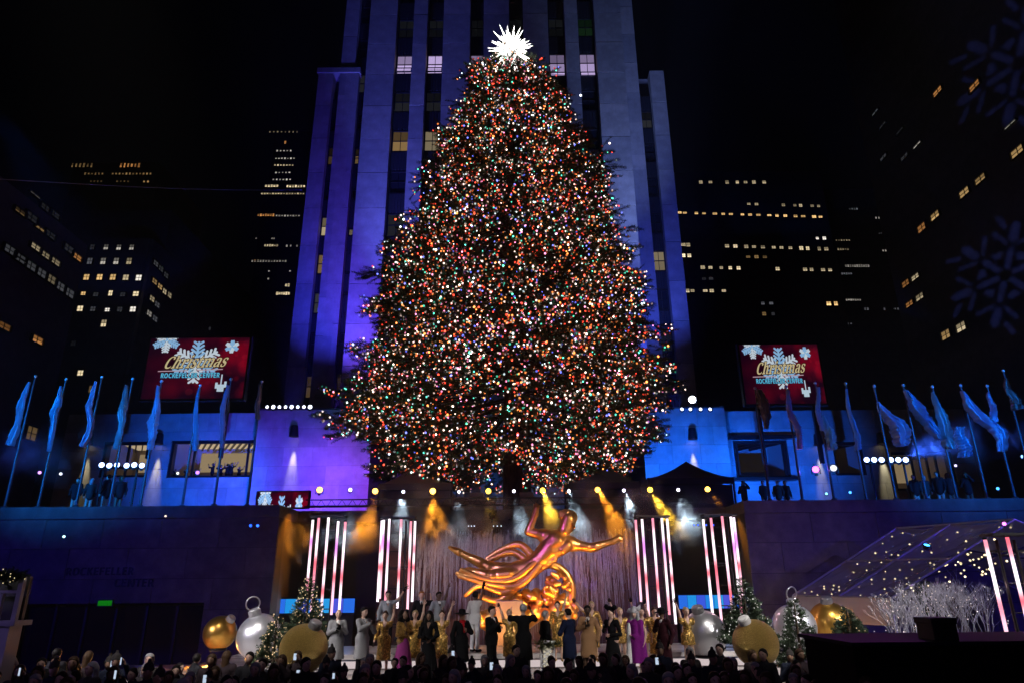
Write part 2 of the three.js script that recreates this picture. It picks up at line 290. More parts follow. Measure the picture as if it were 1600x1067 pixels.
{ // balcony ledge under the right dark window
  const [x0, x1, y0] = hR1; struct('window_ledge', merge([boxB(x0 - 0.3, x1 + 0.3, y0 - 0.3, y0 - 0.05, -DL + 0.02, -DL + 0.9), boxB(x0 - 0.4, x1 + 0.6, hR1[3] + 0.05, hR1[3] + 0.35, -DL + 0.02, -DL + 0.7)]), M.blackMetal);
}
wallSconce(462, 675, DB, 'dark cup lamp throwing a white streak down the violet block', 90);
wallSconce(1080, 679, DB, 'dark cup lamp throwing a white streak down the bright blue block', 90);
wallSconce(143, 687, DL, 'dark cup lamp left of the first lit window of the left wing', 50);
wallSconce(252, 687, DL, 'dark cup lamp between the two lit windows of the left wing', 80);
wallSconce(1275, 688, DL, 'dark cup lamp above the magenta lamp on the right wing', 60);
wallSconce(1373, 686, DL, 'dark cup lamp above the row of blue lamps on the right wing', 90);

// ---------------------------------------------------------------- the tower
{
  const T = thing('limestone_tower', 'tall limestone tower lit blue and violet behind the big tree', 'skyscraper', [0, 0, 0]);
  const D0 = 75, D1 = 79, top = 125, X0 = (px) => atD(px, 0, D0).x, X1 = (px, py = 0) => atD(px, py, D1).x, base = RIM - 0.02, lime = [M.limestone, M.limestone, M.limestone2, M.limestone3];
  const wTop = upAt(112, D1);
  const pier = (x0, x1, D, y1, d) => { const n = Math.round((y1 - base) / 5.3), h = (y1 - base) / n; for (let i = 0; i < n; i++) mesh('stone_block', boxB(x0, x1, base + i * h, base + (i + 1) * h - 0.075, -D - d, -D + rr(-0.012, 0.012)), pick(lime), T); };
  const P0 = [[580, 622], [648, 669], [694, 735], [756, 795], [817, 855], [881, 901], [927, 968]].map(([a, b]) => [X0(a), X0(b)]);
  for (const [a, b] of P0) pier(a, b, D0, top, 2.2);
  const P1 = [[X1(542), X1(563), top], [X1(968), X1(987), top], [X1(498, 112), X1(521, 112), wTop], [X1(541, 112), X1(561, 112), wTop], [X1(978, 122), X1(997, 122), wTop], [X1(1016, 122), X1(1038, 122), wTop]];
  for (const [a, b, y] of P1) pier(a, b, D1, y, 1.6);
  // dark core behind the piers
  mesh('core', merge([boxB(P0[0][0] + 0.2, P0[6][1] - 0.2, base, top, -120, -D0 - 2.3), boxB(P1[2][0] + 0.2, P0[0][0], base, wTop - 0.3, -118, -D1 - 1.7), boxB(P0[6][1], P1[5][1] - 0.2, base, wTop - 0.3, -118, -D1 - 1.7), boxB(P1[0][0] + 0.1, P1[1][1] - 0.1, wTop, top, -118, -D1 - 1.7), boxB(P1[0][1], P0[0][0], wTop, top, -D1 - 1.6, -D1 - 1.2)]), M.facade, T);
  const lit = (gap, py, D) => upAt(py, D);
  const gaps = [];
  for (let i = 0; i < 6; i++) gaps.push([P0[i][1], P0[i + 1][0], D0 + 1.2, top, 70.6, 6.3]);
  gaps.push([P1[2][1], P1[3][0], D1 + 0.9, wTop - 1, 47.4, 5.5], [P1[3][1], P0[0][0], D1 + 0.9, wTop - 1, 47.4, 5.5], [P1[4][1], P1[5][0], D1 + 0.9, wTop - 1, 47.4, 5.5], [P1[0][1], P0[0][0], D1 + 0.9, 95, 70.6, 6.3]);
  const spandrels = [];
  const L = { // gap: {row: [colour, strength, upper pane]}
    0: { 1: ['cool', 0.003, 2], 0: ['lav', 0.75, 0.45], '-1': ['dim', 0.02, 0.4], '-2': ['warm', 0.22, 0.3], '-4': ['dim', 0.02, 1] },
    1: { 1: ['cool', 0.003, 2], 0: ['lav', 0.8, 0.85], '-1': ['dim', 0.016, 0.4], '-2': ['cream', 0.18, 1] },
    2: { 1: ['cool', 0.003, 1], 0: ['lav', 0.4, 0.7] }, 3: { 1: ['cool', 0.003, 1] },
    4: { 1: ['cool', 0.003, 2], 0: ['lav', 0.4, 0.45] }, 5: { 1: ['green', 0.012, 0.5], 0: ['lav', 0.55, 0.5] },
    6: { 0: ['cream', 0.4, 0.3], '-1': ['warm', 0.16, 0.9], '-2': ['dim', 0.05, 1], '-4': ['warm', 0.06, 0.5], 2: ['warm', 0.04, 0.2] },
    7: { 0: ['cream', 0.3, 0.2], '-1': ['warm', 0.05, 1], '-2': ['dim', 0.03, 1], '-4': ['warm', 0.06, 1], 2: ['warm', 0.2, 0.1] },
    8: { 3: ['dim', 0.03, 0.2], '-1': ['cream', 0.16, 1.2], '-3': ['dim', 0.006, 1] }, 9: { 0: ['dim', 0.02, 1] },
  };
  gaps.forEach(([a, b, D, y1, h0, dh], gi) => {
    const cx = (a + b) / 2, w = b - a;
    for (let k = -12; k < 12; k++) {
      const y = h0 + k * dh; if (y - dh / 2 < base || y + dh / 2 > y1) continue;
      const l = L[gi]?.[k], wh = dh * 0.55;
      windowAt(T, V(cx, y, -D), w * 0.96, wh, l?.[0], l?.[1], 0, l?.[2]);
      spandrels.push(boxB(a, b, y + wh / 2 + 0.04, y + dh - wh / 2 - 0.04, -D - 0.4, -D - 0.02));
      for (let q = 1; q < 6; q++) spandrels.push(boxB(a + w * q / 6 - 0.09, a + w * q / 6 + 0.09, y + wh / 2 + 0.06, y + dh - wh / 2 - 0.06, -D - 0.01, -D + 0.12));
    }
  });
  [[0, 108, 0.95], [1, 108, 0.95], [4, 117, 0.8], [5, 117, 0.9]].forEach(([gi, py, k]) => { const [a, b, D] = gaps[gi], y = upAt(py, D - 0.2), w = b - a; windowAt(T, V((a + b) / 2, y, -D + 0.32), w * 0.94, 0.62, 'lav', k, 0, 1); });
  stuff(mesh('spandrel_panels', merge(spandrels), M.spandrel, T));
  mesh('parapet', boxB(P1[2][0] - 0.2, P1[3][1] + 0.2, wTop, wTop + 0.8, -D1 - 6, -D1 + 0.25), M.limestone2, T); mesh('parapet', boxB(P1[4][0] - 0.2, P1[5][1] + 0.2, wTop - 0.9, wTop - 0.1, -D1 - 6, -D1 - 1.65), M.limestone2, T);
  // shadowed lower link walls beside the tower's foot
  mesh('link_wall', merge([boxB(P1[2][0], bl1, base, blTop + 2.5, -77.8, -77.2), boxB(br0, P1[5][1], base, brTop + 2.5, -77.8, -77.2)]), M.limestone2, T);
}

// ---------------------------------------------------------------- dark buildings around, with the windows that are lit
function building(name, label, boxes, plane, list, mat = M.facade, sized = {}) {
  const t = thing(name, label, 'building', [0, 0, 0]);
  mesh('wall', merge(boxes.map((b) => boxB(...b))), mat, t);
  for (const [px, py, col, k, wpx, hpx, up] of list) {
    const p = plane.x !== undefined ? atX(px, py, plane.x) : atD(px, py, plane.D), D = -p.z, m = mPerPx(D) * 1.06;
    if (plane.x !== undefined) { p.x += plane.x > 0 ? -0.29 : 0.29; windowAt(t, p, sized.w ?? 1.9, (hpx ?? 10) * m, col, k, plane.x > 0 ? 1 : -1, up ?? 0.8); }
    else { p.z += 0.29; windowAt(t, p, (wpx ?? 9) * m, (hpx ?? 9) * m, col, k, 0, up ?? 0.8); }
  }
  return t;
}
const row = (y, xs, col, k, w = 7, h = 6, slope = 0) => xs.map((x) => [x, y + (x - xs[0]) * slope, col, k * 2 * rr(0.4, 1.25), w * 1.12 * rr(0.8, 1.1), h * rr(0.75, 1.15), rr(0.3, 1)]);
const range = (a, b, n) => Array.from({ length: n }, (_, i) => lerp(a, b, i / (n - 1)));
{ // windows without light on the dark fronts: a grid, one object per building
  const darkGrid = (t, x0, x1, y0, y1, z, dx, dy, w, h) => { const l = []; for (let x = x0 + dx / 2; x < x1; x += dx) for (let y = y0 + dy / 2; y < y1; y += dy) l.push(boxB(x - w / 2, x + w / 2, y - h / 2, y + h / 2, z, z + 0.05)); stuff(mesh('dark_windows', merge(l), M.glassDark, t)); };
  const g = RIM - 0.02;
  const b100 = (px, py) => atD(px, py, 100);
  const bB = building('office_building', 'dark office building with a block of lit windows behind the left screen', [[b100(98, 400).x, b100(228, 400).x, g, b100(200, 372).y, -150, -100], [b100(112, 330).x, b100(236, 330).x, b100(200, 372).y + 0.01, b100(200, 300).y, -150, -106]], { D: 100 }, [
    [144.5, 387, 'dim', 0.03, 9, 11], [166, 387, 'white', 0.4, 9, 11, 0.15], [186, 387.5, 'white', 0.6, 9, 11, 0.12], [206, 387.5, 'white', 0.4, 9, 11, 0.2],
    [140.5, 409, 'dim', 0.13, 10, 13], [161.5, 409, 'white', 0.5, 10, 13, 0.25], [181.8, 409, 'white', 0.5, 10, 13, 0.25], [202, 409, 'cream', 0.4, 10, 13, 0.35],
    [135.4, 434, 'warm', 0.8, 11, 11.5], [156, 434, 'warm', 1.0, 11, 11.5], [176.7, 434, 'warm', 0.75, 11, 11.5], [196.9, 434.5, 'cream', 0.6, 11, 11], [217, 435, 'white', 1, 11, 11.5, 1],
    [130.5, 459.5, 'warm', 0.9, 9, 7, 1], [150, 461, 'dim', 0.05, 10, 8], [173, 459, 'cream', 1, 8, 10.5, 1], [192, 461, 'dim', 0.04, 10, 8], [212.6, 460, 'cream', 0.95, 11, 9.5, 1],
    [125.5, 483, 'cream', 1, 11, 10.5, 1], [145.5, 483.5, 'dim', 0.08, 10, 9], [168, 485, 'white', 1, 9, 7, 1], [187.5, 484, 'dim', 0.05, 10, 9], [208, 484, 'white', 1, 11, 10, 1],
    [162.5, 506, 'cream', 0.9, 10, 13, 0.35], [126, 583, 'cream', 1, 10.5, 9.5, 0.9], [143, 608, 'warm', 0.12, 9, 12], [115, 537, 'dim', 0.01, 9, 9]]);
  const xB = b100(228, 400).x;
  const bBs = building('office_building', 'receding dark side wing with small dim windows right of the lit block', [[xB + 0.01, xB + 0.5, g, b100(200, 372).y, -150, -100.5]], { x: xB + 0.5 }, [[239, 440, 'warm', 0.25], [247.5, 448, 'warm', 0.4], [255, 456, 'cream', 0.5], [262, 461, 'cream', 0.3], [235, 467, 'cream', 0.3], [243, 476, 'dim', 0.1], [230.5, 490, 'white', 0.25], [239.5, 498, 'dim', 0.1], [241, 412, 'dim', 0.08], [249, 420, 'dim', 0.05], [257, 430, 'dim', 0.05]]);
  building('office_building', 'dark low office building with four lit windows over the left screen', [[atD(252, 500, 118).x, atD(330, 500, 118).x, g, upAt(474, 118), -150, -118]], { D: 118 }, [[267, 483.5, 'warm', 0.5, 8, 6], [285, 484, 'warm', 0.9, 9, 6], [263, 505.5, 'white', 0.6, 5, 5], [282.5, 505.5, 'white', 0.5, 9, 9, 0.3], [299, 513, 'cream', 0.2, 4, 4], [328, 514, 'dim', 0.05, 4, 6]]);
  building('office_slab', 'distant dark slab with short bright rows of windows along its top', [[atD(105, 300, 170).x, atD(240, 300, 170).x, g, upAt(248, 170), -200, -170]], { D: 170 }, [...row(259, range(113, 143, 6), 'warm', 0.12, 3.4, 9), ...row(259, range(189, 217, 6), 'orange', 0.3, 3.6, 9), ...row(272, range(133, 160, 6), 'warm', 0.16, 3, 5), ...row(272, range(176, 235, 12), 'warm', 0.22, 3.2, 5), ...row(284, range(142, 158, 4), 'warm', 0.08, 3, 4), ...row(284, range(183, 200, 4), 'warm', 0.1, 3, 4), ...row(284.5, [225, 231], 'warm', 0.3, 3.2, 5), ...row(333, range(163, 169, 2), 'cool', 0.1, 3, 3), ...row(333, range(206, 222, 4), 'cool', 0.22, 3, 3.4)]);
  building('stepped_skyscraper', 'distant stepped skyscraper with many tiny lit rows left of the tower', [[atD(396, 420, 240).x, atD(500, 420, 240).x, g, upAt(340, 240), -290, -240], [atD(408, 320, 240).x, atD(492, 320, 240).x, upAt(340, 240), upAt(287, 240), -285, -240], [atD(424, 250, 240).x, atD(478, 250, 240).x, upAt(287, 240), upAt(202, 240), -280, -240]], { D: 240 }, [
    ...row(206.5, range(421.5, 464, 8), 'cream', 0.16, 2.6, 4), [445.5, 223, 'orange', 0.5, 3.4, 7, 1], ...row(236, range(433, 454, 5), 'white', 0.4, 2.8, 3.6), ...row(248, range(431, 459, 7), 'white', 0.4, 2.8, 3.6), ...row(258.5, range(429.5, 457, 7), 'cream', 0.5, 3, 4), ...row(270, range(431, 452, 5), 'white', 0.4, 2.8, 3.4), ...row(281, range(427, 453, 6), 'white', 0.45, 2.8, 3.6), ...row(291, range(415.5, 433, 5), 'cream', 0.6, 3.4, 6), ...row(291.5, range(449, 475, 7), 'cream', 0.6, 3.2, 5.5), ...row(303, range(409, 474, 16), 'cream', 0.5, 3, 3.6), ...row(336.5, range(403.5, 427, 7), 'orange', 0.4, 3, 5.5), ...row(337.5, range(432, 467, 9), 'white', 0.3, 2.8, 3.4), ...row(373, [400, 425, 428], 'white', 0.16, 2.8, 3.4), ...row(384, range(414, 433, 6), 'cream', 0.4, 3, 4.5), ...row(384.5, [448, 454, 464], 'white', 0.25, 2.6, 4), ...row(408.5, range(394, 446, 13), 'white', 0.14, 2.8, 4), [398, 408, 'orange', 0.4, 3.5, 5], [403, 408, 'cream', 0.3, 3, 5], ...row(424, [420, 453], 'white', 0.4, 2.6, 3), ...row(436, [419], 'white', 0.3, 2.6, 3), ...row(446, [447, 451], 'cream', 0.5, 3.4, 6), ...row(459, range(433, 451, 6), 'cream', 0.6, 3.4, 5.5)]);
  // the near building on the left: its long front recedes from the camera
  const A = building('stone_building', 'near dark stone building at the left edge with dim slanting window rows', [[-62, -50, g, atX(12, 285, -50).y, atX(121, 450, -50).z, -40]], { x: -50 }, [
    [12, 391, 'dim', 0.07, 0, 15], [28, 404, 'dim', 0.06, 0, 15], [45, 416, 'dim', 0.07, 0, 15], [61.5, 427, 'dim', 0.08, 0, 15], [77, 437, 'cream', 0.12, 0, 15], [91, 448, 'dim', 0.09, 0, 15], [105, 458, 'dim', 0.08, 0, 15], [52.5, 387, 'cream', 0.3, 0, 11], [67.5, 399, 'cream', 0.2, 0, 11], [82.5, 409, 'cream', 0.2, 0, 11], [59, 358, 'warm', 0.3, 0, 6], [51, 305, 'white', 0.14, 0, 4], [117, 402, 'orange', 0.35, 0, 11], [104, 389, 'dim', 0.03, 0, 14], [28, 331, 'warm', 0.1, 0, 10, 0.2], [46, 340, 'dim', 0.02, 0, 15], [82, 335, 'dim', 0.02, 0, 12], [68, 325, 'dim', 0.02, 0, 12], [75, 367, 'dim', 0.02, 0, 12], [55, 531, 'orange', 0.45, 0, 12, 0.5], [3, 510, 'orange', 0.12, 0, 12], [27.5, 404, 'cream', 0.0, 0, 1], [45.5, 677, 'warm', 0.1, 0, 22, 1]], M.facade);
  // right: the wide dark building
  const E = building('office_building', 'wide dark office building right of the tower with broken rows of lit windows', [[atD(1040, 400, 150).x, atD(1306, 400, 150).x, g, upAt(272, 150), -200, -150]], { D: 150 }, [
    ...row(285.5, [1095, 1110, 1136, 1152, 1165, 1178, 1194], 'cream', 0.35, 6, 7), ...row(319.5, [1170, 1182, 1224, 1242, 1251, 1269, 1279], 'cream', 0.3, 6, 6, 0.03), ...row(333, [1062, 1070, 1088, 1100, 1117, 1130, 1142, 1160, 1172, 1185, 1202, 1214, 1227, 1243, 1255, 1272, 1282], 'warm', 0.8, 7, 5, 0.03), ...row(373, [1277, 1288], 'white', 0.7, 6, 6), ...row(383, [1066, 1075, 1136, 1149, 1166, 1178, 1192, 1209, 1221, 1235, 1252, 1262, 1280, 1291], 'cream', 0.4, 6.5, 7, 0.03), ...row(400, [1068, 1077], 'cream', 0.8, 7, 8), ...row(402, [1169, 1182, 1195], 'warm', 0.2, 6.5, 6), ...row(418.5, [1098, 1110, 1127, 1141, 1154, 1215, 1258, 1268, 1286, 1297], 'cream', 0.5, 7, 7, 0.02), ...row(455, [1074, 1082, 1102, 1112, 1131], 'cream', 0.35, 7, 6.5), ...row(436, [1100, 1111], 'dim', 0.04, 7, 6), ...row(474.5, [1192, 1205], 'dim', 0.08, 7, 5), ...row(475, [1295, 1306], 'warm', 0.8, 7.5, 8), [1194, 491, 'warm', 0.2, 7, 7], [1208, 491, 'dim', 0.06, 6, 6], [1069, 383, 'cream', 0.6, 7, 7]]);
  building('office_building', 'darker far office building with tiny window groups right of the wide one', [[atD(1307, 400, 185).x, atD(1420, 400, 185).x, g, upAt(300, 185), -230, -185]], { D: 185 }, [...row(327, range(1328, 1339, 4), 'cool', 0.14, 2.6, 4), ...row(341, range(1369, 1383, 4), 'white', 0.3, 2.8, 4), ...row(376, range(1307, 1327, 6), 'cream', 0.25, 2.8, 3.6), ...row(390, range(1310, 1325, 5), 'cream', 0.2, 2.8, 4), ...row(365, range(1374, 1393, 7), 'dim', 0.05, 2.4, 4), ...row(392, range(1380, 1392, 4), 'white', 0.25, 2.6, 4), ...row(416, range(1322, 1357, 11), 'white', 0.25, 2.8, 5), ...row(428, range(1316, 1330, 5), 'dim', 0.15, 2.6, 4), ...row(469, range(1323, 1344, 7), 'white', 0.3, 2.8, 3.4), ...row(483, [1352, 1356, 1382], 'dim', 0.12, 3, 5), ...row(483, range(1399, 1412, 4), 'dim', 0.18, 2.8, 4), ...row(506, [1325, 1330], 'dim', 0.12, 2.6, 3)]);
  building('stone_building', 'near dark stone building at the right edge with amber windows and projected snowflakes', [[55, 68, g, 125, atX(1366, 300, 55).z, -36]], { x: 55 }, [
    [1468, 143, 'orange', 0.4, 0, 12, 1], [1526, 134, 'orange', 0.3, 0, 14, 1], [1593, 237, 'warm', 0.4, 0, 16], [1535, 280, 'warm', 0.3, 0, 13, 0.6], [1510, 301, 'warm', 0.4, 0, 14, 0.9], [1464, 337, 'warm', 0.6, 0, 13, 0.4], [1443, 356, 'orange', 0.3, 0, 14], [1418, 443, 'orange', 0.22, 0, 11], [1433, 433, 'cream', 0.5, 0, 9, 0.7], [1424, 475, 'orange', 0.3, 0, 9], [1440, 464, 'cream', 0.4, 0, 11, 0.4], [1481, 523, 'warm', 0.35, 0, 15, 0.7], [1505, 511, 'cream', 0.6, 0, 15, 0.4], [1436, 227, 'white', 0.6, 0, 5, 1], [1370, 176, 'cool', 0.2, 0, 5], [1382, 196, 'dim', 0.06, 0, 6], [1383, 246, 'dim', 0.1, 0, 7], [1416, 245, 'dim', 0.06, 0, 8], [1409, 205, 'dim', 0.04, 0, 6], [1582, 195, 'white', 0.6, 0, 4, 1]], std(rgb(0.22, 0.21, 0.2), { map: tStone, roughness: 0.9 }), { w: 2.1 });
}

// ---------------------------------------------------------------- the big tree
{
  const DT = 36, Y0 = RIM - 0.02;
  const prof = [[95, 783, 812], [110, 748, 842], [130, 716, 876], [150, 705, 896], [175, 712, 905], [200, 690, 915], [225, 676, 932], [250, 664, 942], [275, 655, 958], [300, 638, 970], [320, 652, 970], [345, 648, 988], [365, 634, 990], [385, 614, 998], [405, 598, 992], [420, 590, 997], [440, 572, 990], [460, 590, 998], [480, 592, 1000], [500, 590, 1000], [520, 588, 1028], [545, 570, 1022], [565, 585, 1010], [585, 566, 1048], [600, 545, 1056], [620, 532, 1053], [640, 542, 1044], [660, 545, 1038], [678, 530, 1050], [690, 558, 1022], [705, 578, 1015], [720, 588, 1003], [740, 604, 990], [757, 640, 965]];
  const ax = atD(798, 400, DT).x, axTop = atD(797, 75, DT).x;
  const P = prof.map(([py, l, r]) => { const a = atD(l, py, DT), b = atD(r, py, DT); return [a.y, ax - a.x, b.x - ax]; });
  const radii = (y) => { for (let i = 0; i < P.length - 1; i++) if (y <= P[i][0] && y >= P[i + 1][0]) { const t = (P[i][0] - y) / (P[i][0] - P[i + 1][0]); return [lerp(P[i][1], P[i + 1][1], t), lerp(P[i][2], P[i + 1][2], t)]; } return y > P[0][0] ? [0.3, 0.3] : [P.at(-1)[1], P.at(-1)[2]]; };
  const yTop = P[0][0] - 0.5, yBot = P.at(-1)[0];
  const tree = thing('christmas_tree', 'giant lit Christmas tree with thousands of coloured lights on the plaza rim', 'Christmas tree', [ax, Y0, -DT]);
  const loc = (v) => v.clone().sub(tree.position);
  mesh('trunk', merge([bar(loc(V(ax, Y0, -DT)), loc(V(ax, lerp(Y0, yTop, 0.5), -DT)), 0.55, 0.32, 14), bar(loc(V(ax, lerp(Y0, yTop, 0.5), -DT)), loc(V(axTop, yTop, -DT)), 0.32, 0.05, 10)]), M.bark, tree);
  // spray: a twig with needles on both sides
  const sprayGeo = (() => {
    const pos = [], n = 15, q = (a, b, c) => pos.push(...a, ...b, ...c);
    for (let i = 0; i < n; i++) for (const s of [-1, 1]) {
      const t = (i + 0.3 + 0.3 * rnd()) / n, L = 0.26 * (1 - 0.55 * t) * rr(0.75, 1.15), z = t, w = 0.028, up = rr(-0.09, 0.1);
      q([s * 0.01, 0, z - w], [s * 0.01, 0.012, z + w], [s * L, up, z + L * 0.75]);
      if (i % 2) q([0, 0.01, z - w], [s * 0.02, 0.01, z + w], [s * L * 0.4, L * 0.55, z + L * 0.7]);
    }
    q([-0.014, 0, 0], [0.014, 0, 0], [0, 0, 1.1]); q([0, -0.014, 0], [0, 0.014, 0], [0, 0, 1.1]);
    const g = new THREE.BufferGeometry(); g.setAttribute('position', new THREE.Float32BufferAttribute(pos, 3)); g.computeVertexNormals(); return g;
  })();
  const sprays = [], bulbs = [], limbs = [];
  const area = P.map(([y, l, r]) => l + r);
  const NB = 1900;
  const H = yTop - yBot;
  const tmp = new THREE.Matrix4(), q = new THREE.Quaternion();
  const bulbColor = () => {
    const k = rnd(); let c;
    if (k < 0.25) c = [1, 0.07, 0.035]; else if (k < 0.45) c = [1, 0.27, 0.06]; else if (k < 0.70) c = [1, 0.74, 0.60]; else if (k < 0.79) c = [0.78, 0.95, 0.95]; else if (k < 0.87) c = [0.10, 0.80, 0.50]; else if (k < 0.93) c = [0.16, 0.2, 1]; else c = [1, 0.28, 0.5];
    const s = 0.18 + 5 * Math.pow(rnd(), 2.1); return c.map((x) => x * s);
  };
  let placed = 0, tries = 0;
  while (placed < NB && tries++ < 200000) {
    const y = yBot + H * rnd(), [l, r] = radii(y), w = (l + r) / 2;
    if (rnd() * 8.6 > w + 0.9) continue;
    placed++;
    const ph = placed * 2.399963 + 0.9 * Math.sin(placed * 0.731) + rr(-0.3, 0.3), c = Math.cos(ph), R = lerp(l, r, (1 + c) / 2) * (rnd() < (y < yBot + H * 0.45 ? 0.14 : 0.07) ? rr(1.0, 1.12) : rr(0.80, 0.99)) - (y < yBot + H * 0.45 ? 0.3 : 0.75);
    const dir = V(c, 0, Math.sin(ph)), root = V(ax, y + R * 0.22 + 0.3, -DT), tip = V(ax + c * R, y + rr(-0.25, 0.3), -DT + Math.sin(ph) * R);
    const mid = root.clone().lerp(tip, 0.6).add(V(0, -0.05 * R - 0.1, 0));
    const curve = new THREE.QuadraticBezierCurve3(root, mid, tip);
    if (placed % 3 === 0) limbs.push(bar(loc(curve.getPoint(0.05)), loc(curve.getPoint(0.75)), 0.05, 0.02, 4));
    const lit = rnd() < 0.22 ? rr(0.05, 0.4) : rr(0.9, 2.1), ns = 6 + Math.round(R * 1.15), side = V(-dir.z, 0, dir.x);
    for (let i = 0; i < ns; i++) {
      const t = 1 - 0.62 * Math.pow(rnd(), 1.5) * Math.min(1, 3.4 / R + 0.25), p = curve.getPoint(t), spread = (1.12 - t) * R * 0.22 + 0.12;
      p.addScaledVector(side, rr(-spread, spread)).add(V(0, rr(-0.28, 0.22), 0));
      const d = dir.clone().addScaledVector(side, rr(-0.9, 0.9)).add(V(0, rr(-0.55, 0.35), 0)).normalize();
      q.setFromUnitVectors(V(0, 0, 1), d).multiply(new THREE.Quaternion().setFromAxisAngle(V(0, 0, 1), rr(0, 6.28)));
      const s = rr(0.55, 1.05); sprays.push(tmp.compose(loc(p), q, V(s, s, s)).clone());
      const nb = Math.floor(lit * rr(0, 2) + rnd());
      for (let k = 0; k < nb; k++) { const b = p.clone().addScaledVector(d, rr(0.3, 0.85) * s).add(V(rr(-0.14, 0.14), rr(-0.12, 0.12), rr(-0.14, 0.14))); bulbs.push([loc(b), bulbColor(), rr(0.029, 0.052)]); }
    }
  }
  mesh('limbs', merge(limbs), M.bark, tree);
  const crown = new THREE.InstancedMesh(sprayGeo, new THREE.MeshStandardMaterial({ color: rgb(0.045, 0.07, 0.032), roughness: 0.8, side: THREE.DoubleSide }), sprays.length);
  sprays.forEach((m, i) => { crown.setMatrixAt(i, m); const k = rr(0.7, 1.35); crown.setColorAt(i, rgb(k, k * rr(0.9, 1.1), k)); });
  crown.name = 'crown'; crown.castShadow = crown.receiveShadow = true; tree.add(stuff(crown));
  const lights = new THREE.InstancedMesh(new THREE.IcosahedronGeometry(1, 1), new THREE.MeshBasicMaterial({ color: 0xffffff }), bulbs.length);
  bulbs.forEach(([p, c, s], i) => { lights.setMatrixAt(i, tmp.compose(p, q.identity(), V(s, s * 1.1, s))); lights.setColorAt(i, rgb(...c)); });
  lights.name = 'light_bulbs'; tree.add(stuff(lights));
  console.log('sprays', sprays.length, 'bulbs', bulbs.length, 'RIM', RIM.toFixed(2), 'top', yTop.toFixed(1));

  // the star: a round core with many slender crystal spikes
  const sp = atD(797.5, 78, DT - 1.5), star = thing('tree_star', 'dazzling white crystal star with long spikes on the tree top', 'star', sp);
  const wh = glow(9, 8.9, 8.4), list = [];
  mesh('core', new THREE.IcosahedronGeometry(0.60, 2), wh, star);
  const N = 96;
  for (let i = 0; i < N; i++) {
    const z = 1 - 2 * (i + 0.5) / N, a = i * 2.399963, d = V(Math.sqrt(1 - z * z) * Math.cos(a), z, Math.sqrt(1 - z * z) * Math.sin(a)), L = i % 2 === 0 ? rr(1.3, 1.65) : rr(0.95, 1.25);
    const g = strip(new THREE.ConeGeometry(0.078, L - 0.3, 5)); g.translate(0, (L - 0.3) / 2 + 0.3, 0); g.applyQuaternion(new THREE.Quaternion().setFromUnitVectors(V(0, 1, 0), d)); mesh('spike', g, wh, star);
  }
  const pl = new THREE.PointLight(rgb(1, 0.97, 0.9), 6); pl.position.set(0, 0, 1.4); pl.name = 'star_light'; pl.castShadow = true; star.add(pl);
}

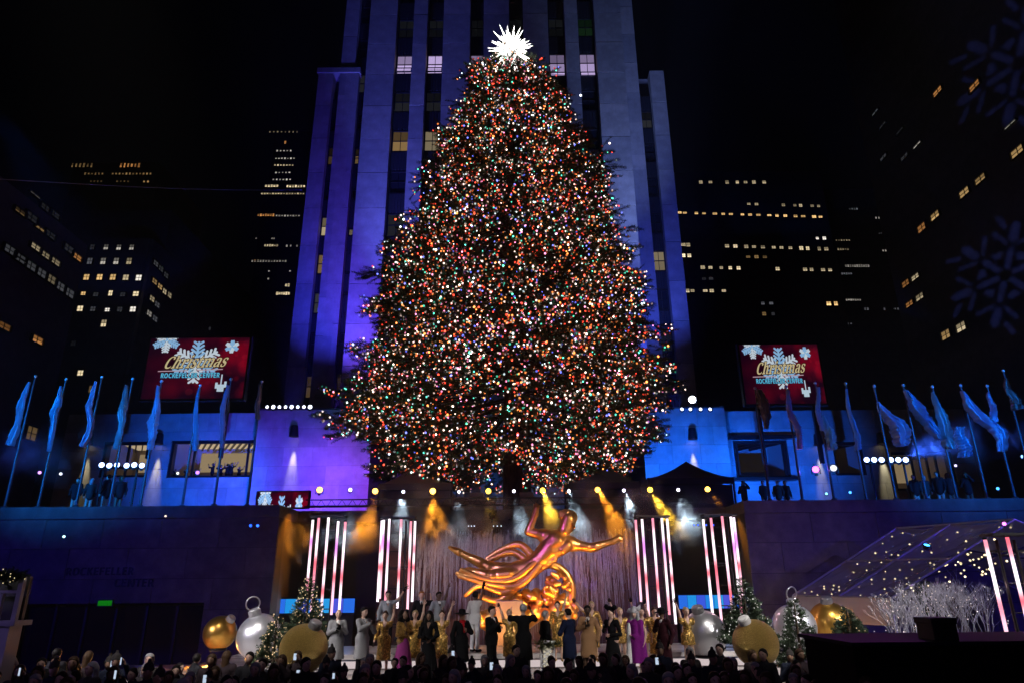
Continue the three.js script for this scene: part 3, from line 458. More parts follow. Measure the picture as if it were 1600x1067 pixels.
// ---------------------------------------------------------------- floodlights for the buildings (on the roofs and behind the rim)
{
  const lens = glow(3.2, 3.4, 4.2);
  const L = range(417, 484, 8), R = [1066, 1079, 1095, 1110];
  const od = ['first', 'second', 'third', 'fourth', 'fifth', 'sixth', 'seventh', 'eighth'];
  L.forEach((px, i) => { const p = atD(px, 635.5, DB - 0.3); fixture('roof_flood', `${od[i]} from the left of the white lamps on the violet block's edge`, 'floodlight', p, p.clone().add(V(rr(-0.3, 0.3), 0.15, 2)), i % 3 === 1 ? 0.42 : 0.32, lens, M.blackMetal, 'row of lamps on the left block'); });
  R.forEach((px, i) => { const p = atD(px, 639, DB - 0.3); fixture('roof_flood', `${od[i]} from the left of the white lamps on the blue block's edge`, 'floodlight', p, p.clone().add(V(rr(-0.3, 0.3), 0.1, 2)), 0.32, lens, M.blackMetal, 'row of lamps on the right block'); });
  const p = atD(1082, 624, DB - 0.5); fixture('glare_lamp', 'dazzling white lamp above the blue block right of the tree', 'floodlight', p, EYE, 0.72, glow(14, 15, 17), M.blackMetal, undefined, { color: rgb(0.9, 0.97, 1), I: 30, angle: 30 });
  const p2 = atD(907.5, 149, 60); fixture('spark_lamp', 'tiny bright white lamp beside the upper right of the tree', 'floodlight', p2, EYE, 0.22, glow(9, 9.5, 11), M.blackMetal);
  // floods washing the tower, on the roofs of the two blocks
  const up = (px, D, y, tx, ty, tz, c, I, ang, label) => { const q = V(atD(px, 640, D).x, y, -D); fixture('tower_flood', label, 'floodlight', q, V(tx, ty, tz), 0.4, glow(c.r * 2, c.g * 2, c.b * 2), M.blackMetal, undefined, { color: c, I, angle: ang, pen: 0.9, r: 12 }); };
  up(520, 66, blTop + 0.9, -15, 38, -76, rgb(0.15, 0.06, 1), 3000, 30, 'violet floodlight on the left block washing the tower');
  up(450, 66, blTop + 0.9, -22, 44, -79, rgb(0.04, 0.045, 1), 4000, 28, 'blue floodlight on the left block washing the tower wing');
  up(1060, 66, brTop + 0.9, 17, 40, -76, rgb(0.05, 0.09, 1), 3400, 28, 'blue floodlight on the right block washing the tower');
  // washes on the blocks themselves, from behind the rim
  const wash = (px, D, tx, ty, tz, c, I, ang, label) => { const q = V(atD(px, 770, D).x, RIM + 0.75, -D); fixture('ground_flood', label, 'floodlight', q, V(tx, ty, tz), 0.4, glow(c.r, c.g, c.b), M.blackMetal, undefined, { color: c, I, angle: ang, pen: 0.8, r: 10 }); };
  wash(470, 46, bl0 + 3, RIM + 5, -DB, rgb(0.085, 0.035, 1), 2200, 26, 'blue-violet ground floodlight facing the left block');
  wash(560, 46, bl1 - 2, RIM + 5, -DB, rgb(0.24, 0.045, 1), 1900, 20, 'violet ground floodlight facing the left block beside the tree');
  wash(330, 47, atD(330, 700, DL).x, RIM + 6, -DL, rgb(0.006, 0.10, 1), 2400, 26, 'blue ground floodlight facing the left wing');
  wash(1075, 46, (br0 + br1) / 2, RIM + 6, -DB, rgb(0.004, 0.11, 1), 2800, 24, 'blue ground floodlight facing the right block');
  wash(1210, 47, atD(1210, 700, DL).x, RIM + 6, -DL, rgb(0.006, 0.11, 1), 2400, 25, 'blue ground floodlight facing the right wing');
  up(548, 67, blTop + 0.9, -13, 74, -75, rgb(0.10, 0.15, 1), 11500, 16, 'deep blue narrow floodlight on the left block aimed high at the tower');
  up(1030, 67, brTop + 0.9, 17, 78, -75, rgb(0.24, 0.36, 1), 10500, 16, 'pale blue narrow floodlight on the right block aimed high at the tower');
}

// ---------------------------------------------------------------- screens
{
  function snow(c, x, y, r, lw) {
    c.save(); c.translate(x, y); c.strokeStyle = '#bfe6ff'; c.lineCap = 'round';
    for (let k = 0; k < 6; k++) {
      c.rotate(Math.PI / 3); c.lineWidth = lw; c.strokeStyle = k % 2 ? '#9fd4ff' : '#e6f6ff'; c.beginPath(); c.moveTo(0, 0); c.lineTo(0, -r); c.stroke();
      for (let j = 1; j <= 4; j++) { const t = j / 4.6 * r, l = r * 0.34 * (1 - 0.55 * j / 5); c.beginPath(); c.moveTo(-l, -t - l * 0.8); c.lineTo(0, -t); c.lineTo(l, -t - l * 0.8); c.stroke(); }
    }
    c.restore();
  }
  const cv = document.createElement('canvas'); cv.width = 896; cv.height = 608; const c = cv.getContext('2d');
  c.fillStyle = '#1c0216'; c.fillRect(0, 0, 896, 608);
  for (let i = 0; i < 70; i++) { const x = rnd() * 896, y = rnd() * 608, r = rr(30, 150), g = c.createRadialGradient(x, y, 0, x, y, r); const a = 0.08 + 0.62 * Math.pow(x / 896, 1.2); g.addColorStop(0, `rgba(${Math.round(rr(150, 225))},${Math.round(rr(0, 14))},${Math.round(rr(20, 50))},${(a * 0.6).toFixed(2)})`); g.addColorStop(0.8, `rgba(170,4,34,${(a * 0.25).toFixed(2)})`); g.addColorStop(1, 'rgba(170,4,34,0)'); c.fillStyle = g; c.fillRect(0, 0, 896, 608); }
  for (let i = 0; i < 14; i++) { c.fillStyle = `rgba(235,60,80,${rr(0.06, 0.2).toFixed(2)})`; c.beginPath(); c.arc(rr(300, 880), rr(20, 590), rr(14, 34), 0, 7); c.fill(); }
  snow(c, 145, 20, 118, 17); snow(c, 440, 245, 200, 22); snow(c, 745, 92, 58, 13);
  c.fillStyle = '#d9f2ff'; c.fillRect(660, 470, 60, 70); c.fillRect(684, 370, 12, 110); c.fillRect(640, 450, 22, 60); c.fillRect(718, 440, 22, 60);
  c.save(); c.translate(425, 300); c.transform(1, -0.03, -0.22, 1, 0, 0); c.font = 'italic bold 168px serif'; c.textAlign = 'center'; c.lineJoin = 'round';
  c.strokeStyle = '#3a2410'; c.lineWidth = 14; c.strokeText('Christmas', 0, 0, 560); c.fillStyle = '#ead7a0'; c.fillText('Christmas', 0, 0, 560); c.restore();
  c.strokeStyle = '#d8b8c0'; c.lineWidth = 9; c.beginPath(); c.moveTo(110, 334); c.lineTo(372, 328); c.moveTo(452, 326); c.lineTo(690, 318); c.stroke();
  c.fillStyle = '#8fe3ff'; c.font = 'bold 34px sans-serif'; c.textAlign = 'center'; c.fillText('AT', 412, 340);
  c.font = 'bold 66px sans-serif'; c.strokeStyle = '#0b3c70'; c.lineWidth = 8; c.strokeText('ROCKEFELLER CENTER', 405, 400, 530); c.fillStyle = '#6fe0ff'; c.fillText('ROCKEFELLER CENTER', 405, 400, 530);
  const t = new THREE.CanvasTexture(cv); t.colorSpace = THREE.SRGBColorSpace;
  const face = new THREE.MeshBasicMaterial({ map: t, color: rgb(0.6, 0.6, 0.62) });
  function screen(px0, py0, px1, py1, D, label, posts) {
    const a = atD(px0, py0, D), b = atD(px1, py1, D), w = b.x - a.x, h = a.y - b.y, s = thing('video_screen', label, 'video screen', [(a.x + b.x) / 2, (a.y + b.y) / 2, -D]);
    mesh('screen_face', new THREE.PlaneGeometry(w, h).translate(0, 0, 0.02), face, s);
    mesh('case', box(w + 0.3, h + 0.3, 0.5, 0, 0, -0.26), M.black, s);
    for (const f of posts) mesh('support', box(0.3, 5, 0.3, f * w, -h / 2 - 2.5, -0.3), M.blackMetal, s);
    const l = new THREE.RectAreaLight(rgb(1, 0.16, 0.22), 0.12, w, h); l.name = 'screen_light'; l.position.set(0, 0, 0.06); l.rotation.y = Math.PI; s.add(l);
    return s;
  }
  screen(236, 529, 378, 622, 56, 'red snowflake video screen on the roof left of the tower', [-0.35, 0.35]);
  screen(1155, 539, 1292, 630, 56, 'red snowflake video screen on the roof right of the tower', [-0.35, 0.35]);
  // a slice of another screen shows over the rim at the left
  const t2 = t.clone(); t2.repeat.set(1, 0.2); t2.offset.set(0, 0.8); t2.needsUpdate = true;
  const a = atD(402, 768.5, 33), b = atD(480, 792, 33), s = thing('video_screen', 'low red video screen peeking over the rim below the violet block', 'video screen', [(a.x + b.x) / 2, (a.y + b.y) / 2, -33]);
  mesh('screen_face', new THREE.PlaneGeometry(b.x - a.x, a.y - b.y).translate(0, 0, 0.02), new THREE.MeshBasicMaterial({ map: t2, color: rgb(0.8, 0.8, 0.9) }), s);
  mesh('case', box(b.x - a.x + 0.12, a.y - b.y + 0.12, 0.2, 0, 0, -0.11), M.black, s);
}

// ---------------------------------------------------------------- flagpoles and flags
{
  const ord = ['first', 'second', 'third', 'fourth', 'fifth', 'sixth', 'seventh', 'eighth', 'ninth', 'tenth'];
  const DP = 31.4;
  const poleMat = std(rgb(0.10, 0.10, 0.11), { metalness: 0.4, roughness: 0.4 });
  const cloths = [rgb(0.52, 0.66, 0.80), rgb(0.34, 0.62, 0.78), rgb(0.62, 0.56, 0.72), rgb(0.40, 0.66, 0.66)].map((c) => new THREE.MeshPhysicalMaterial({ color: c, roughness: 0.75, transmission: 0.25, thickness: 0, side: THREE.DoubleSide, sheen: 0.4, sheenColor: rgb(0.5, 0.5, 0.6), sheenRoughness: 0.5 }));
  const dull = new THREE.MeshPhysicalMaterial({ color: rgb(0.33, 0.22, 0.18), roughness: 0.8, transmission: 0.2, thickness: 0, side: THREE.DoubleSide });
  function pole(px, py, D, label) {
    const top = atD(px, py, D), h = top.y - RIM + 0.02, t = thing('flagpole', label, 'flagpole', [top.x, RIM - 0.02, -D], 'flagpoles round the plaza');
    mesh('shaft', merge([bar(V(0, 0, 0), V(0, h - 0.1, 0), 0.062, 0.036, 12)]), poleMat, t);
    mesh('finial', ball(0.075, 0, h - 0.04, 0, 12, 8), new THREE.MeshStandardMaterial({ color: rgb(0.9, 0.85, 0.8), metalness: 0.3, roughness: 0.25 }), t);
    mesh('base', lathe([[0.001, 0.25], [0.12, 0.25], [0.16, 0.1], [0.22, 0.05], [0.24, 0], [0.001, 0]], 16), poleMat, t);
  }
  function flag(spine, D, mat, label, sgn) { // cloth between the spine's edges, with folds running down it
    const nu = 12, nv = 46, pos = [], uv = [], idx = [], sp = new THREE.CatmullRomCurve3(spine.map(([x, y, w]) => V(x, y, w)));
    const ph = rr(0, 6), n1 = rr(2.2, 3.4);
    for (let j = 0; j <= nv; j++) { const p = sp.getPoint(j / nv); for (let i = 0; i <= nu; i++) {
      const u = i / nu - 0.5, wv = Math.sin(u * n1 * 6.28 + ph + j * 0.05), w3 = p.z * (0.85 + 0.10 * Math.sin(j * 0.55 + ph) + 0.08 * Math.sin(j * 1.3 + ph * 2));
      const q = atD(p.x + u * w3, p.y + 1.4 * u * Math.sin(j * 0.3 + ph), D);
      q.z += wv * (0.05 + 0.008 * p.z) + 0.10 * Math.sin(j * 0.16 + ph) + 0.12;
      pos.push(q.x, q.y, q.z); uv.push(i / nu, j / nv);
    } }
    for (let j = 0; j < nv; j++) for (let i = 0; i < nu; i++) { const a = j * (nu + 1) + i, b = a + nu + 1; idx.push(a, b, a + 1, b, b + 1, a + 1); }
    const g = new THREE.BufferGeometry(); g.setAttribute('position', new THREE.Float32BufferAttribute(pos, 3)); g.setAttribute('uv', new THREE.Float32BufferAttribute(uv, 2)); g.setIndex(idx);
    g.computeVertexNormals(); const base = atD(spine[0][0], spine[0][1], D); g.translate(-base.x, -base.y, -base.z);
    const m = tag(mesh('flag', g, mat), label, 'flag', 'flags on the plaza flagpoles'); m.position.copy(base);
  }
  const left = [[54.8, 586.6], [102.6, 591], [158.8, 587.7], [207, 590.5], [252, 594], [312.5, 601], [360.6, 591], [409, 595]];
  left.forEach(([x, y], i) => pole(x, y, DP + (i % 2) * 0.2, `${ord[i]} tall grey flagpole counted from the left edge`));
  const lf = [
    [[48.5, 598, 3], [39, 627, 10], [33, 643, 13], [29, 656, 9], [25, 675, 12], [19, 697, 11]],
    [[97, 604, 3], [90, 632, 11], [86, 643, 12], [86.6, 664, 8], [83, 686, 7], [77, 705, 5]],
    [[152, 597, 3], [145, 629, 10], [140.6, 639, 12], [141.7, 661, 10], [136, 686, 10], [131, 699, 8]],
    [[201, 603, 3], [194, 634, 11], [190, 645, 12], [191, 666, 8], [188, 686, 9], [183, 703, 7]],
    [[250, 604, 3], [244.5, 640, 10], [239, 663, 14], [241.7, 680, 11], [236, 703, 9]],
    [[312, 605, 4], [309, 640, 8], [306, 674, 10], [306, 705, 9]],
    [[356, 602, 5], [351, 635, 9], [348.5, 668, 10], [347, 700, 7]],
    [[405.5, 601, 4], [404, 630, 8], [402, 655, 9]]];
  lf.forEach((s, i) => flag(s, DP, i === 7 ? dull : cloths[i % 4], `blue-lit limp flag hanging on the ${ord[i]} flagpole from the left edge`));
  const right = [[1180, 605], [1228, 603], [1274, 597], [1321.7, 597.8], [1366.4, 601.8], [1411.7, 600.4], [1457, 602.6], [1501.3, 600.6], [1542.7, 601.2], [1568, 578]];
  right.forEach(([x, y], i) => pole(x, y, DP + (i % 2) * 0.2, `${ord[9 - i]} tall grey flagpole counted from the right edge`));
  const rf = [
    [[[1184, 610, 8], [1191, 630, 20], [1198, 648, 18], [1197, 662, 9], [1195, 671, 6]], dull, 'brownish crumpled flag on the pole right of the bright blue block'],
    [[[1229, 609, 6], [1235, 645, 13], [1244, 668, 12], [1249, 702, 8]], cloths[2], 'lilac limp flag crossing the lower left of the right screen'],
    [[[1275.5, 606, 5], [1277.5, 640, 9], [1282, 674, 7]], cloths[0], 'narrow pale flag in front of the right end of the right screen'],
    [[[1287, 650, 5], [1293, 678, 14], [1300, 703, 19]], cloths[3], 'small mottled blue flag just above the magenta lamp'],
    [[[1321.5, 609, 4], [1328, 646, 8], [1337, 683, 9], [1341, 703, 9]], cloths[1], 'thin blue flag hanging left of the row of blue lamps'],
    [[[1372, 628, 5], [1384, 648, 20], [1400, 667, 28], [1408, 683, 26], [1410, 697, 18]], cloths[0], 'broad two-toned flag blowing over the row of blue lamps'],
    [[[1413, 611, 6], [1432, 640, 24], [1452, 662, 20], [1466, 688, 13]], cloths[1], 'wide blue flag flying right above the amber shop window'],
    [[[1458, 612, 5], [1466, 646, 14], [1477, 680, 17], [1485, 702, 15]], cloths[3], 'creased blue flag hanging beside the long narrow banner'],
    [[[1497, 668, 18], [1502, 690, 22], [1507, 714, 20]], cloths[1], 'bright cyan banner with dark marks low on the right'],
    [[[1500, 613, 6], [1517, 635, 18], [1540, 658, 26], [1557, 678, 22], [1562, 706, 14]], cloths[0], 'long flag streaming right over the cyan banner'],
    [[[1543.5, 613, 4], [1548, 640, 10], [1555, 660, 10]], cloths[2], 'small dim violet flag second from the right edge'],
    [[[1570, 592, 4], [1578, 620, 14], [1590, 640, 18]], dull, 'dark flag on the tallest pole at the right edge']];
  rf.forEach(([s, m, l]) => flag(s, DP, m, l));
}

// ---------------------------------------------------------------- lamps round the rim
{
  const blue = rgb(0.06, 0.22, 1);
  range(158, 218, 6).concat(range(1355, 1413, 6)).forEach((px, i) => {
    const L = i < 6, k = i % 6, p = atD(px + (k > 2 ? 3 : 0), L ? 726 + (k % 2) : 718, 36), sid = L ? 'left' : 'right';
    fixture('blue_lamp', `${['first', 'second', 'third', 'fourth', 'fifth', 'sixth'][k]} from the left of the six blue-white lamps on the ${sid} rim`, 'stage lamp', p, p.clone().add(V(L ? 1.2 : -2, 0.1, 6)), 0.31, glow(2.6, 3.6, 7), M.blackMetal, `row of blue lamps on the ${sid} rim`, undefined);
    if (k === 2 || k === 4) spot(p.clone().add(V(0, 0.1, 0.4)), p.clone().add(L ? V(-5, 0.3, 1.5) : V(6, 1.4, 1.2)), rgb(0.03, 0.12, 1), L ? 120 : 260, 16, 0.9, 5);
  });
  for (const [a, b, y, sd] of [[154, 224, 726, 'left'], [1350, 1420, 718, 'right']]) { const p = atD(a, y, 36.4), q = atD(b, y, 36.4); const s = thing('lamp_stand', `black bar on two legs carrying the blue lamps on the ${sd} rim`, 'lamp stand', [p.x, RIM - 0.02, -36.4]); const h = p.y - RIM - 0.15, w = q.x - p.x; mesh('crossbar', box(w, 0.1, 0.1, w / 2, h, 0), M.blackMetal, s); mesh('leg', box(0.08, h - 0.05, 0.08, 0.3, (h - 0.05) / 2, 0), M.blackMetal, s); mesh('leg', box(0.08, h - 0.05, 0.08, w - 0.3, (h - 0.05) / 2, 0), M.blackMetal, s); }
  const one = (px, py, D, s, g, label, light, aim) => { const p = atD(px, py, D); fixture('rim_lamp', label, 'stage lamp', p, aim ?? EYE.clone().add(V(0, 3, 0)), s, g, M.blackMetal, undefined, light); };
  one(1275, 733, 34, 0.36, glow(4.5, 0.6, 5.5), 'magenta lamp on the right rim under the cup lamp', { color: rgb(0.8, 0.1, 1), I: 60, angle: 25, pen: 0.9 });
  one(1303, 731, 34, 0.36, glow(1.2, 1.3, 1.5), 'round lamp head with a glowing pale lens right of the magenta lamp');  // pale lens is a glowing colour; this head throws no beam
  one(61, 738, 33, 0.17, glow(1.6, 0.7, 2.4), 'small violet lamp low on the far left rim');
  one(94, 740, 33, 0.15, glow(1.8, 2, 2.4), 'small white lamp on the rim between the first two flagpoles');
  one(308, 738, 37, 0.22, glow(1.3, 0.5, 2.8), 'small violet lamp under the wide lit window on the left');
  one(277, 739, 37, 0.16, glow(2, 2, 1.7), 'small white lamp at the left foot of the wide lit window');
  one(1292, 771, 31, 0.12, glow(0.7, 2.2, 3.2), 'tiny cyan lamp on the right coping under the pale round lamp head');
  one(1329, 769, 31, 0.14, glow(0.2, 1.0, 3.2), 'small blue lamp on the right coping under the blue lamps');
  one(1560, 763, 31, 0.14, glow(0.2, 1.2, 3.4), 'small blue lamp on the right coping near the right edge');
  one(1494, 727, 33, 0.14, glow(1.6, 1.4, 2.4), 'small lilac lamp in front of the amber shop window');
  one(1598, 713, 33, 0.18, glow(0.8, 1.8, 4), 'blue lamp cut by the right edge below the flags', { color: rgb(0.05, 0.12, 1), I: 500, angle: 16, pen: 0.9 }, V(10, 9, -33));
  one(99, 838, 29.2, 0.12, glow(1.4, 2.6, 2.6), 'small cyan-white lamp on the left plaza wall');
  one(258, 806, 29.2, 0.10, glow(1.6, 1.3, 0.9), 'tiny warm lamp high on the left plaza wall');
  one(391, 821, 29.2, 0.13, glow(0.05, 0.25, 3), 'first of two blue lamps on the wall left of the orange beam');
  one(402, 821, 29.2, 0.13, glow(0.08, 0.4, 3.4), 'second of two blue lamps on the wall left of the orange beam');
  for (const [i, px] of [1085, 1091, 1104, 1115].entries()) one(px, 820, 30.5, 0.08, glow(0.1, 0.3, 3), `${['first', 'second', 'third', 'fourth'][i]} of four little blue lamps left of the right light tower`);
  [732, 736.5, 741, 771, 777, 783].forEach((px, i) => one(px, 821.5, 30.6, 0.06, glow(1.3, 1.4, 1.7), `${['first', 'second', 'third', 'fourth', 'fifth', 'sixth'][i]} of six tiny white lamps on the wall above the water`));
}

// ---------------------------------------------------------------- tents, trusses and stage lamps on the rim behind the stage
{
  function canopy(px0, px1, pxm, pyEave, pyPeak, D, depth, mat, label, wall) {
    const a = atD(px0, pyEave, D), b = atD(px1, pyEave, D), m = atD(pxm, pyPeak, D - depth / 2 > 0 ? D + depth / 2 : D), w = b.x - a.x, t = thing('canopy_tent', label, 'tent', [(a.x + b.x) / 2, RIM - 0.02, -D - depth / 2]);
    const eave = (a.y + b.y) / 2 - RIM, pk = m.y - RIM, mx = m.x - t.position.x, pos = [], n = 14;
    const c = [[-w / 2, depth / 2], [w / 2, depth / 2], [w / 2, -depth / 2], [-w / 2, -depth / 2]];
    const f = (s, tt) => { const k = s * 4, i = Math.floor(k) % 4, u = k - Math.floor(k), x = lerp(c[i][0], c[(i + 1) % 4][0], u), z = lerp(c[i][1], c[(i + 1) % 4][1], u), e = Math.pow(tt, 1.45); return V(lerp(x, mx, tt), lerp(eave - 0.1 * Math.sin(u * Math.PI), pk, e), lerp(z, 0, tt)); };
    for (let i = 0; i < n * 4; i++) for (let j = 0; j < 10; j++) { const s0 = i / (n * 4), s1 = (i + 1) / (n * 4) - 1e-6, A = f(s0, j / 10), B = f(s1, j / 10), C = f(s1, (j + 1) / 10), E = f(s0, (j + 1) / 10); for (const v of [A, B, C, A, C, E]) pos.push(v.x, v.y, v.z); }
    const g = new THREE.BufferGeometry(); g.setAttribute('position', new THREE.Float32BufferAttribute(pos, 3)); g.setAttribute('uv', new THREE.Float32BufferAttribute(new Float32Array(pos.length / 3 * 2), 2)); g.computeVertexNormals(); uvBox(g);
    mesh('roof', g, mat, t);
    for (const [x, z] of c) mesh('post', box(0.08, eave, 0.08, x * 0.99, eave / 2, z * 0.99), M.blackMetal, t);
    mesh('valance', box(w, 0.3, 0.03, 0, eave - 0.17, depth / 2 + 0.02), mat, t);
    if (wall) mesh('side_wall', box(w - 0.2, eave - 0.35, 0.04, 0, (eave - 0.35) / 2, -depth / 2 + 0.06), mat, t);
    if (wall > 1) for (const s of [-1, 1]) mesh('side_wall', box(0.04, eave - 0.3, depth - 0.2, s * (w / 2 - 0.08), (eave - 0.3) / 2, 0), mat, t);
    if (wall > 2) mesh('front_wall', box(w - 0.2, eave - 0.35, 0.04, 0, (eave - 0.35) / 2, depth / 2 - 0.06), mat, t);
  }
  canopy(592, 706, 645, 754, 729, 33.2, 3, M.canopyKhaki, 'khaki canopy tent under the tree on the left', 3);
  canopy(889, 1000, 950, 752, 728, 33.2, 3, M.canopyGreen, 'dark green canopy tent under the right side of the tree', 3);
  canopy(1012, 1146, 1072, 745, 720, 32.8, 3.2, M.canopyBlack, 'black peaked canopy tent in front of the bright blue block', 3);
  // stacked white crates seen under the tree
  const crate = thing('crate_stack', 'weathered pale crates stacked on the rim under the tree', 'crates', atD(785, 790, 33).setY(RIM - 0.02));
  const g0 = new RoundedBoxGeometry(0.66, 0.2, 0.5, 2, 0.03), cm = std(rgb(0.34, 0.25, 0.21), { map: tStone, roughness: 0.9 });
  [[745, 4], [766, 3], [823, 4], [842, 3], [722, 3]].forEach(([px, n]) => { for (let k = 0; k < n; k++) { const m = mesh('crate', g0, cm, crate); m.position.set(atD(px, 780, 33).x - crate.position.x + rr(-0.05, 0.05), 0.1 + k * 0.21, rr(-0.05, 0.05)); m.rotation.y = rr(-0.1, 0.1); } });
  // the lighting truss along the rim
  const DTR = 31.9, x0 = atD(478, 772, DTR).x, x1 = atD(1128, 772, DTR).x, tr = thing('lighting_truss', 'long black truss along the rim carrying the stage lamps', 'truss', [0, RIM + 0.02, -DTR]);
  for (const [y, z] of [[0.12, -0.15], [0.12, 0.15], [0.42, 0]]) mesh('chord', bar(V(x0, y, z), V(x1, y, z), 0.03, 0.03, 8), M.blackMetal, tr);
  const nn = 40; const diag = []; for (let i = 0; i < nn; i++) { const a = lerp(x0, x1, i / nn), b = lerp(x0, x1, (i + 0.5) / nn), c = lerp(x0, x1, (i + 1) / nn); diag.push(bar(V(a, 0.12, -0.15), V(b, 0.42, 0), 0.014, 0.014, 5), bar(V(b, 0.42, 0), V(c, 0.12, 0.15), 0.014, 0.014, 5), bar(V(a, 0.12, 0.15), V(c, 0.12, -0.15), 0.012, 0.012, 5)); }
  stuff(mesh('lacing', merge(diag), M.blackMetal, tr));
  const amber = rgb(1, 0.33, 0.02), gold = rgb(1, 0.55, 0.04), ice = rgb(0.62, 0.82, 1);
  const S = [ // px, py, colour, lens, size, aim px, aim py, intensity, half angle
    [499, 765, amber, [9, 6.2, 1.6], 0.21, 470, 815, 26, 26], [547, 765, ice, [6, 7, 8], 0.15, 532, 815, 40, 28], [586, 767, amber, [9, 6, 1.6], 0.21, 574, 815, 34, 20], [630, 768, ice, [5, 6, 7], 0.14, 626, 815, 14, 20], [676, 767, amber, [9, 6, 1.8], 0.22, 680, 815, 28, 22],
    [717, 768, ice, [4, 5, 6], 0.13, 715, 815, 6, 20], [763, 767, gold, [6, 5, 0.9], 0.2, 766, 815, 3, 18], [803, 767, ice, [5, 6, 7], 0.14, 811, 800, 30, 15], [848, 766, gold, [8, 6.2, 0.8], 0.2, 860, 800, 95, 18], [889, 767, ice, [6, 7, 8], 0.14, 898, 800, 26, 20],
    [934, 765, amber, [9, 6, 1.2], 0.2, 954, 803, 110, 16], [975, 766, ice, [6, 7, 8], 0.14, 989, 803, 48, 18], [1016, 765, gold, [9, 6, 0.9], 0.2, 1036, 798, 105, 17], [1060, 765, ice, [6, 7, 8], 0.14, 1073, 803, 60, 24], [1106, 764, amber, [9, 6, 1.4], 0.19, 1126, 790, 24, 12]];
  const names = ['first', 'second', 'third', 'fourth', 'fifth', 'sixth', 'seventh', 'eighth', 'ninth', 'tenth', 'eleventh', 'twelfth', 'thirteenth', 'fourteenth', 'fifteenth'];
  S.forEach(([px, py, c, l, s, ax, ay, I, ang], i) => {
    const p = atD(px, py, DTR - 0.35), t = fixture('stage_lamp', `${c === ice ? 'ice-white' : c === gold ? 'yellow' : 'orange'} stage lamp, ${names[i]} from the left along the rim truss`, 'stage lamp', p, p.clone().lerp(EYE.clone().add(V(0, 1.5, 0)), 0.3), s * (c === ice ? 1.2 : 1.4), glow(l[0] * 0.8, l[1] * 0.62, l[2] * (c === ice ? 0.7 : 0.35)), M.blackMetal, 'stage lamps on the rim truss');
    spot(p.clone().add(V(0, -0.05, 0.3)), atD(ax, ay, DTR - 1.1), c, I * (i === 0 ? 3 : i === 1 ? 2.6 : i < 5 ? 5 : 3.2), ang, 0.7, 2.5, t);
  });
  // drifting smoke in front of the wall, in ragged thin wisps
  const wispMask = (() => { const n = 128, d = new Uint8Array(n * n * 4); for (let y = 0; y < n; y++) for (let x = 0; x < n; x++) { const u = x / n - 0.5, v = y / n - 0.5, r = Math.sqrt(u * u + v * v) * 2, e = clamp(1 - r, 0, 1), k = clamp((fbm(x / n, y / n, 5, 5) - 0.25) * 2.2, 0, 1) * e * e * (3 - 2 * e); const i = (y * n + x) * 4; d[i] = d[i + 1] = d[i + 2] = Math.round(255 * clamp(k, 0, 1)); d[i + 3] = 255; } const t = new THREE.DataTexture(d, n, n); t.magFilter = THREE.LinearFilter; t.needsUpdate = true; return t; })();
  // one loose bank of it all along the wall, thicker and thinner by chance, and thinner banks over both terraces
  const puffs = []; for (let i = 0; i < 210; i++) { const px = rr(440, 1160), py = 772 + 75 * Math.pow(rnd(), 0.8); if (fbm(px / 720, py / 720, 9, 3) > 0.40) puffs.push([px, py, rr(20, 38), 0]); }
  for (let i = 0; i < 8; i++) puffs.push([rr(1195, 1250), rr(860, 930), 32, 0], [rr(1420, 1590), rr(672, 712), 50, 0, 35.5], [rr(0, 170), rr(690, 725), 50, 0, 35.5]);
  const wisp = []; const mm = new THREE.Matrix4(), qq = new THREE.Quaternion();
  for (const [px, py, r, k, dd] of puffs) { const c = atD(px, py, dd ?? DTR - 1.1), m = mPerPx(31), n = 2; for (let i = 0; i < n; i++) { const s = r * m * rr(0.8, 1.5) * 1.75; qq.setFromEuler(new THREE.Euler(rr(-0.9, 0.9), rr(-0.9, 0.9), rr(0, 6.28))); wisp.push(mm.compose(c.clone().add(V(rr(-0.4, 0.4) * r * m, rr(-0.4, 0.4) * r * m, rr(-0.5, 0.5))), qq, V(s, s * rr(0.7, 1.1), 1)).clone()); } }
  const smoke = new THREE.InstancedMesh(new THREE.PlaneGeometry(1, 1), new THREE.MeshPhysicalMaterial({ color: rgb(0.9, 0.9, 0.9), roughness: 1, transmission: 0.6, thickness: 0, specularIntensity: 0, transparent: true, opacity: 0.13, alphaMap: wispMask, side: THREE.DoubleSide, depthWrite: false }), wisp.length);
  wisp.forEach((w, i) => smoke.setMatrixAt(i, w)); smoke.name = 'stage_smoke'; scene.add(tag(smoke, 'thin drifting stage smoke lit orange and white below the rim lamps', 'smoke', undefined, 'stuff'));
}

